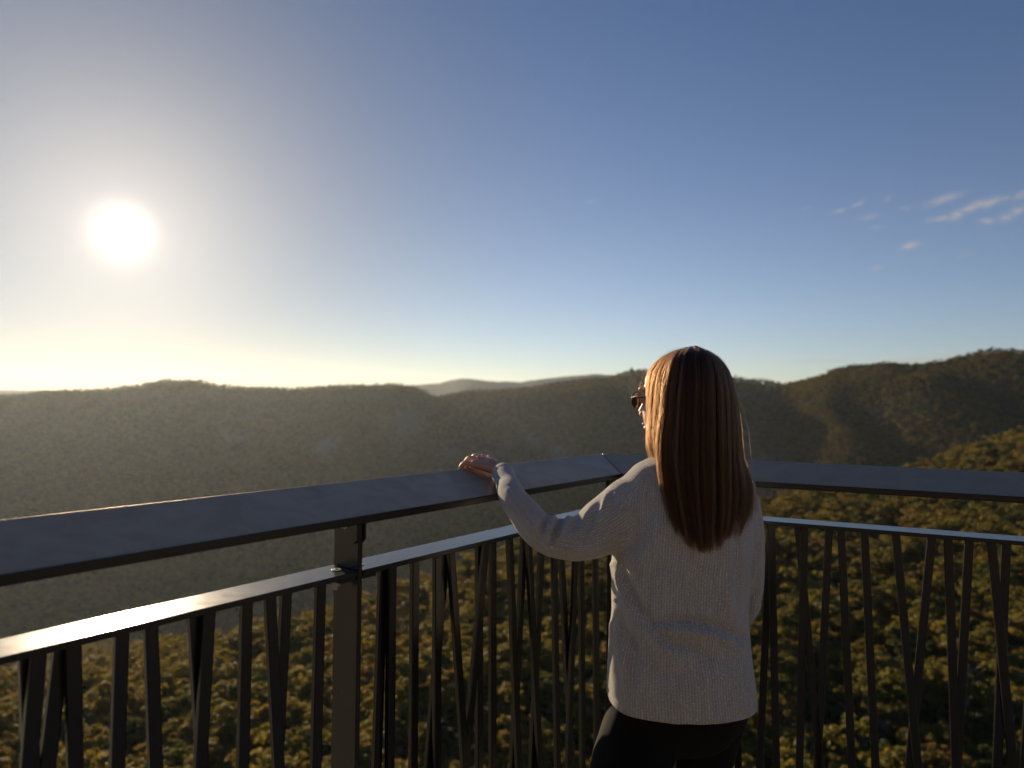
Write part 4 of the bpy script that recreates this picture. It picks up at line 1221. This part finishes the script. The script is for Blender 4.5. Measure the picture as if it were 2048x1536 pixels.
rh = np.random.default_rng(5)
strands = []; radii = []; tones = []; cl_tone = rh.random(230)
clumps = np.sort(rh.uniform(0, 9, 230)); cl_len = rh.uniform(0.96, 1.02, 230); cl_in = rh.uniform(0, 0.011, 230); cl_off = rh.normal(0, 0.0055, (230, 2))
NS = 13000; KS = 20
for n in range(NS):
    ci = rh.integers(0, 230); s0 = clumps[ci]
    spread = rh.normal(0, 0.10)
    lay = rh.random() ** 1.5 * 0.018 + cl_in[ci]
    a = guide_at(np.clip(s0 + spread, 0, 9)); b = guide_at(np.clip(s0 + spread * 0.35, 0, 9))
    w = np.linspace(0, 1, KP)[:, None] ** 1.2
    g = a * (1 - w) + b * w
    g = inward(g, lay - 0.002)
    off = np.array([cl_off[ci, 0], cl_off[ci, 1] * 0.5, 0])
    g = g + off * np.linspace(0, 1.0, KP)[:, None]
    ln_ = cl_len[ci] * rh.uniform(0.95, 1.0) if rh.random() > 0.08 else rh.uniform(0.5, 0.9)
    u = np.linspace(0, ln_ * (KP - 1), KS); u = np.minimum(u, KP - 1)
    i0 = np.minimum(u.astype(int), KP - 2); f_ = (u - i0)[:, None]
    q = g[i0] * (1 - f_) + g[i0 + 1] * f_
    amp = 0.0010 + 0.0012 * rh.random()
    ph = rh.uniform(0, 6.28, 3); fr_ = rh.uniform(2, 6)
    wob = np.stack([np.sin(np.linspace(0, fr_, KS) * 2 + ph[0]), np.cos(np.linspace(0, fr_, KS) * 1.7 + ph[1]), np.zeros(KS)], 1) * amp * np.linspace(0.1, 1.6, KS)[:, None]
    strands.append(q + wob)
    tones.append(0.42 * cl_tone[ci] + 0.58 * rh.random())
    radii.append(np.interp(np.linspace(0, 1, KS), [0, 0.7, 1], [1, 1, 0.25]) * rh.uniform(0.00016, 0.00028))
# loose flyaway hairs
for n in range(200):
    s0 = rh.choice([rh.uniform(0, 1.6), rh.uniform(0, 9), rh.uniform(7.6, 9)])
    g = guide_at(s0)
    i0 = rh.integers(0, 4) if rh.random() < 0.5 else rh.integers(4, 18)
    seg = g[i0:min(KP, i0 + rh.integers(5, 11))]
    q = np.array([seg[0] + (seg[-1] - seg[0]) * t for t in np.linspace(0, 1, KS)]) * 0.4 + catmull(seg, KS) * 0.6
    outv = np.array([seg.mean(0)[0] - AXX[0], seg.mean(0)[1] - AXX[1], 0.02 if i0 < 4 else 0.0]); outv /= np.linalg.norm(outv) + 1e-6
    if i0 < 4: outv = outv * 0.5 + np.array([0, 0, 0.8])
    bow = np.sin(np.linspace(0.15, 1.0, KS) * PI * rh.uniform(0.6, 1.0))[:, None]
    q = q + outv * bow * abs(rh.normal(0, 0.005)) + rh.normal(0, 0.0035, 3) * np.linspace(0, 1, KS)[:, None] ** 1.5
    strands.append(q); radii.append(np.full(KS, rh.uniform(0.00011, 0.00017)))
# thin loose hairs beside the forehead
for n in range(5):
    q = catmull([P(*p_) for p_ in [(1322 + rh.normal(0, 4), 714, 1.59), (1299 + rh.normal(0, 2), 735 + rh.normal(0, 3), 1.60), (1288 + rh.normal(0, 5), 757, 1.60), (1284 + rh.normal(0, 7), 776 + rh.normal(0, 10), 1.58)]], KS)
    strands.append(q); radii.append(np.full(KS, rh.uniform(0.00009, 0.00014)))
hc = bpy.data.hair_curves.new('hair_strands')
hc.add_curves([KS] * len(strands))
pos = np.concatenate(strands).astype(np.float32) - np.array(FOOT, dtype=np.float32)
hc.attributes['position'].data.foreach_set('vector', pos.ravel())
ra = hc.attributes.get('radius') or hc.attributes.new('radius', 'FLOAT', 'POINT')
ra.data.foreach_set('value', np.concatenate(radii).astype(np.float32))
tones += [0.6] * (len(strands) - len(tones))
ta = hc.attributes.new('tone', 'FLOAT', 'CURVE'); ta.data.foreach_set('value', np.array(tones, dtype=np.float32))
hc.materials.append(M['strand'])
ho = bpy.data.objects.new('hair_strands', hc); COL.objects.link(ho); ho.parent = hair

# ------------------------------------------------------------------ haze, sun, sky
m = bpy.data.materials.new('valley haze'); m.use_nodes = True
t = NT(m.node_tree); t.n.clear(); out = t.node('ShaderNodeOutputMaterial')
pv = t.node('ShaderNodeVolumePrincipled')
pv.inputs['Color'].default_value = (0.80, 0.91, 1.0, 1)
pv.inputs['Density'].default_value = 3.2e-5
pv.inputs['Anisotropy'].default_value = 0.56
t.link(pv.outputs[0], out.inputs['Volume'])
mb = MB(); mb.box((0, 2600, -125), (7000, 0, 0), (0, 3050, 0), (0, 0, 295))
hz = mb.build('haze', m); tag(hz, 'thin golden haze filling the valley', 'haze', kind='stuff')

sd_ = bpy.data.lights.new('sun', 'SUN'); sd_.energy = 5.0; sd_.angle = math.radians(0.53); sd_.color = (1.0, 0.78, 0.52)
so = bpy.data.objects.new('sun', sd_); COL.objects.link(so)
so.rotation_euler = SUN_DIR.to_track_quat('Z', 'Y').to_euler()

H_EXP, H_GAU, H_AER, W_ANG, H_NOT, W_K = 0.02, 0.50, 0.56, 24.0, 0.9, 0.48
w = bpy.data.worlds.new('World'); SC.world = w; w.use_nodes = True
t = NT(w.node_tree); t.n.clear()
out = t.node('ShaderNodeOutputWorld')
sky = t.node('ShaderNodeTexSky', sky_type='NISHITA'); sky.sun_disc = False
sky.sun_elevation = SUN_EL; sky.sun_rotation = math.atan2(SUN_DIR.x, SUN_DIR.y)
sky.altitude = 900; sky.air_density = 1.0; sky.dust_density = 0.15; sky.ozone_density = 3.0
bg = t.node('ShaderNodeBackground'); bg.inputs[1].default_value = 0.062
skyin = sky.outputs[0]
gen = t.node('ShaderNodeTexCoord').outputs['Generated']
nrm = t.node('ShaderNodeVectorMath', operation='NORMALIZE'); t.link(gen, nrm.inputs[0])
dt = t.node('ShaderNodeVectorMath', operation='DOT_PRODUCT'); t.link(nrm.outputs[0], dt.inputs[0]); dt.inputs[1].default_value = SUN_DIR
ang = t.math('MULTIPLY', t.math('ARCCOSINE', t.math('MINIMUM', dt.outputs['Value'], 1.0)), 180 / PI)
warm = t.math('POWER', 2.718, t.math('MULTIPLY', t.math('POWER', t.math('DIVIDE', ang, W_ANG), 2.0), -1.0))
t.link(t.mix(1.0, skyin, t.mix(warm, (0.90, 0.94, 1.10), (W_K, W_K * 0.86, W_K * 0.84)), 'MULTIPLY'), bg.inputs[0])
# aureole of the low sun in the hazy air
core = t.math('MULTIPLY', t.math('POWER', 2.718, t.math('MULTIPLY', t.math('POWER', t.math('DIVIDE', ang, 0.85), 1.25), -1.0)), 3.2)
sxyz = t.node('ShaderNodeSeparateXYZ'); t.link(nrm.outputs[0], sxyz.inputs[0])
el_deg = t.math('MULTIPLY', t.math('MAXIMUM', t.math('ARCSINE', sxyz.outputs[2]), 0.0), 180 / PI)
ex = lambda v, k: t.math('POWER', 2.718, t.math('DIVIDE', v, -k))
halo = t.math('ADD', t.math('MULTIPLY', ex(ang, 6.0), H_EXP), t.math('MULTIPLY', t.math('POWER', 2.718, t.math('MULTIPLY', t.math('POWER', t.math('DIVIDE', ang, 11.0), 1.3), -1.0)), H_GAU))
# low layer of dusty air, brightest towards the sun
bg4 = t.node('ShaderNodeBackground'); bg4.inputs[0].default_value = (1.0, 0.85, 0.57, 1)
notch = t.math('SUBTRACT', 1.0, t.math('MULTIPLY', t.math('POWER', 2.718, t.math('MULTIPLY', t.math('POWER', t.math('DIVIDE', ang, 22.0), 2.0), -1.0)), H_NOT))
t.link(t.math('MULTIPLY', notch, t.math('MULTIPLY', t.math('MULTIPLY', ex(ang, 48.0), ex(el_deg, 12.0)), H_AER)), bg4.inputs[1])
bg2 = t.node('ShaderNodeBackground'); bg2.inputs[0].default_value = (1.0, 0.88, 0.72, 1)
t.link(t.math('ADD', core, halo), bg2.inputs[1])
ad0 = t.node('ShaderNodeAddShader'); t.link(bg.outputs[0], ad0.inputs[0]); t.link(bg2.outputs[0], ad0.inputs[1])
ad = t.node('ShaderNodeAddShader'); t.link(ad0.outputs[0], ad.inputs[0]); t.link(bg4.outputs[0], ad.inputs[1])
# small torn clouds low in the right-hand sky
az = t.math('ARCTAN2', sxyz.outputs[0], sxyz.outputs[1]); el = t.math('ARCSINE', sxyz.outputs[2])
nzv = t.node('ShaderNodeCombineXYZ'); t.val(nzv.inputs[0], t.math('MULTIPLY', az, 60)); t.val(nzv.inputs[1], t.math('MULTIPLY', el, 190))
cn = t.noise(nzv.outputs[0], 1.6, 5, 0.6, 0.4)
CL = [(1611, 415, 8, 3, 0, .35), (1679, 422, 12, 4, 6, .7), (1716, 408, 13, 4, 20, .6), (1735, 435, 20, 5, 10, .45), (1776, 397, 7, 5, 30, .4), (1751, 455, 16, 3, 0, .35),
      (1814, 416, 13, 4, 5, .4), (1820, 491, 18, 6, 12, .9), (1752, 536, 14, 4, 12, .5), (1888, 398, 34, 7, 14, .75), (1886, 436, 30, 5, 3, .75), (1913, 430, 18, 8, 20, .9), (1948, 413, 32, 7, 18, .95),
      (1980, 405, 24, 7, 14, .85), (1975, 442, 18, 5, -10, .6), (2010, 436, 14, 7, 0, .7), (2036, 421, 22, 8, 18, .6), (2010, 397, 12, 5, 20, .5), (2042, 391, 18, 7, 20, .55), (1930, 509, 16, 3, 10, .3), (1183, 403, 12, 4, 0, .35), (934, 636, 8, 4, 0, .4),
      (1640, 722, 70, 4, 1.5, .55), (1860, 717, 130, 6, 4.5, .75), (2030, 703, 60, 5, 3, .5)]
tot = None
for x, y, a, b, rot, k in CL:
    d_ = ray(x, y).normalized(); a0 = math.atan2(d_.x, d_.y); e0 = math.asin(d_.z); c_ = F_PX * (1 + ((x - 1024) / F_PX) ** 2)
    da = t.math('SUBTRACT', az, a0); de_ = t.math('SUBTRACT', el, e0); cr_, sr_ = math.cos(math.radians(rot)), math.sin(math.radians(rot))
    u_ = t.math('MULTIPLY', t.math('MULTIPLY_ADD', da, cr_, t.math('MULTIPLY', de_, sr_)), c_ / a)
    v_ = t.math('MULTIPLY', t.math('MULTIPLY_ADD', de_, cr_, t.math('MULTIPLY', da, -sr_)), F_PX * 1.15 / b)
    e_ = t.math('MULTIPLY', t.math('POWER', 2.718, t.math('MULTIPLY', t.math('MULTIPLY_ADD', u_, u_, t.math('MULTIPLY', v_, v_)), -1.0)), k)
    tot = e_ if tot is None else t.math('MAXIMUM', tot, e_)
cm_ = t.math('MULTIPLY', tot, t.ramp(cn, [(0.30, 0.25), (0.62, 1.0)]), clamp=True)
bg3 = t.node('ShaderNodeBackground'); bg3.inputs[0].default_value = (1.0, 0.90, 0.80, 1); bg3.inputs[1].default_value = 0.36
mxs = t.node('ShaderNodeMixShader'); t.link(t.math('MULTIPLY', cm_, 0.8), mxs.inputs[0]); t.link(ad.outputs[0], mxs.inputs[1]); t.link(bg3.outputs[0], mxs.inputs[2])
t.link(mxs.outputs[0], out.inputs[0])

# ------------------------------------------------------------------ render settings
SC.render.engine = 'CYCLES'
SC.view_settings.view_transform = 'Standard'; SC.view_settings.look = 'None'
SC.view_settings.gamma = 1; SC.view_settings.exposure = 0.45
SC.view_settings.use_curve_mapping = False
cy = SC.cycles
cy.use_denoising = True
try: cy.denoiser = 'OPENIMAGEDENOISE'
except Exception: pass
cy.max_bounces = 6; cy.diffuse_bounces = 3; cy.glossy_bounces = 3; cy.transmission_bounces = 6; cy.transparent_max_bounces = 8; cy.volume_bounces = 0
cy.sample_clamp_indirect = 6.0
cy.caustics_reflective = False; cy.caustics_refractive = False
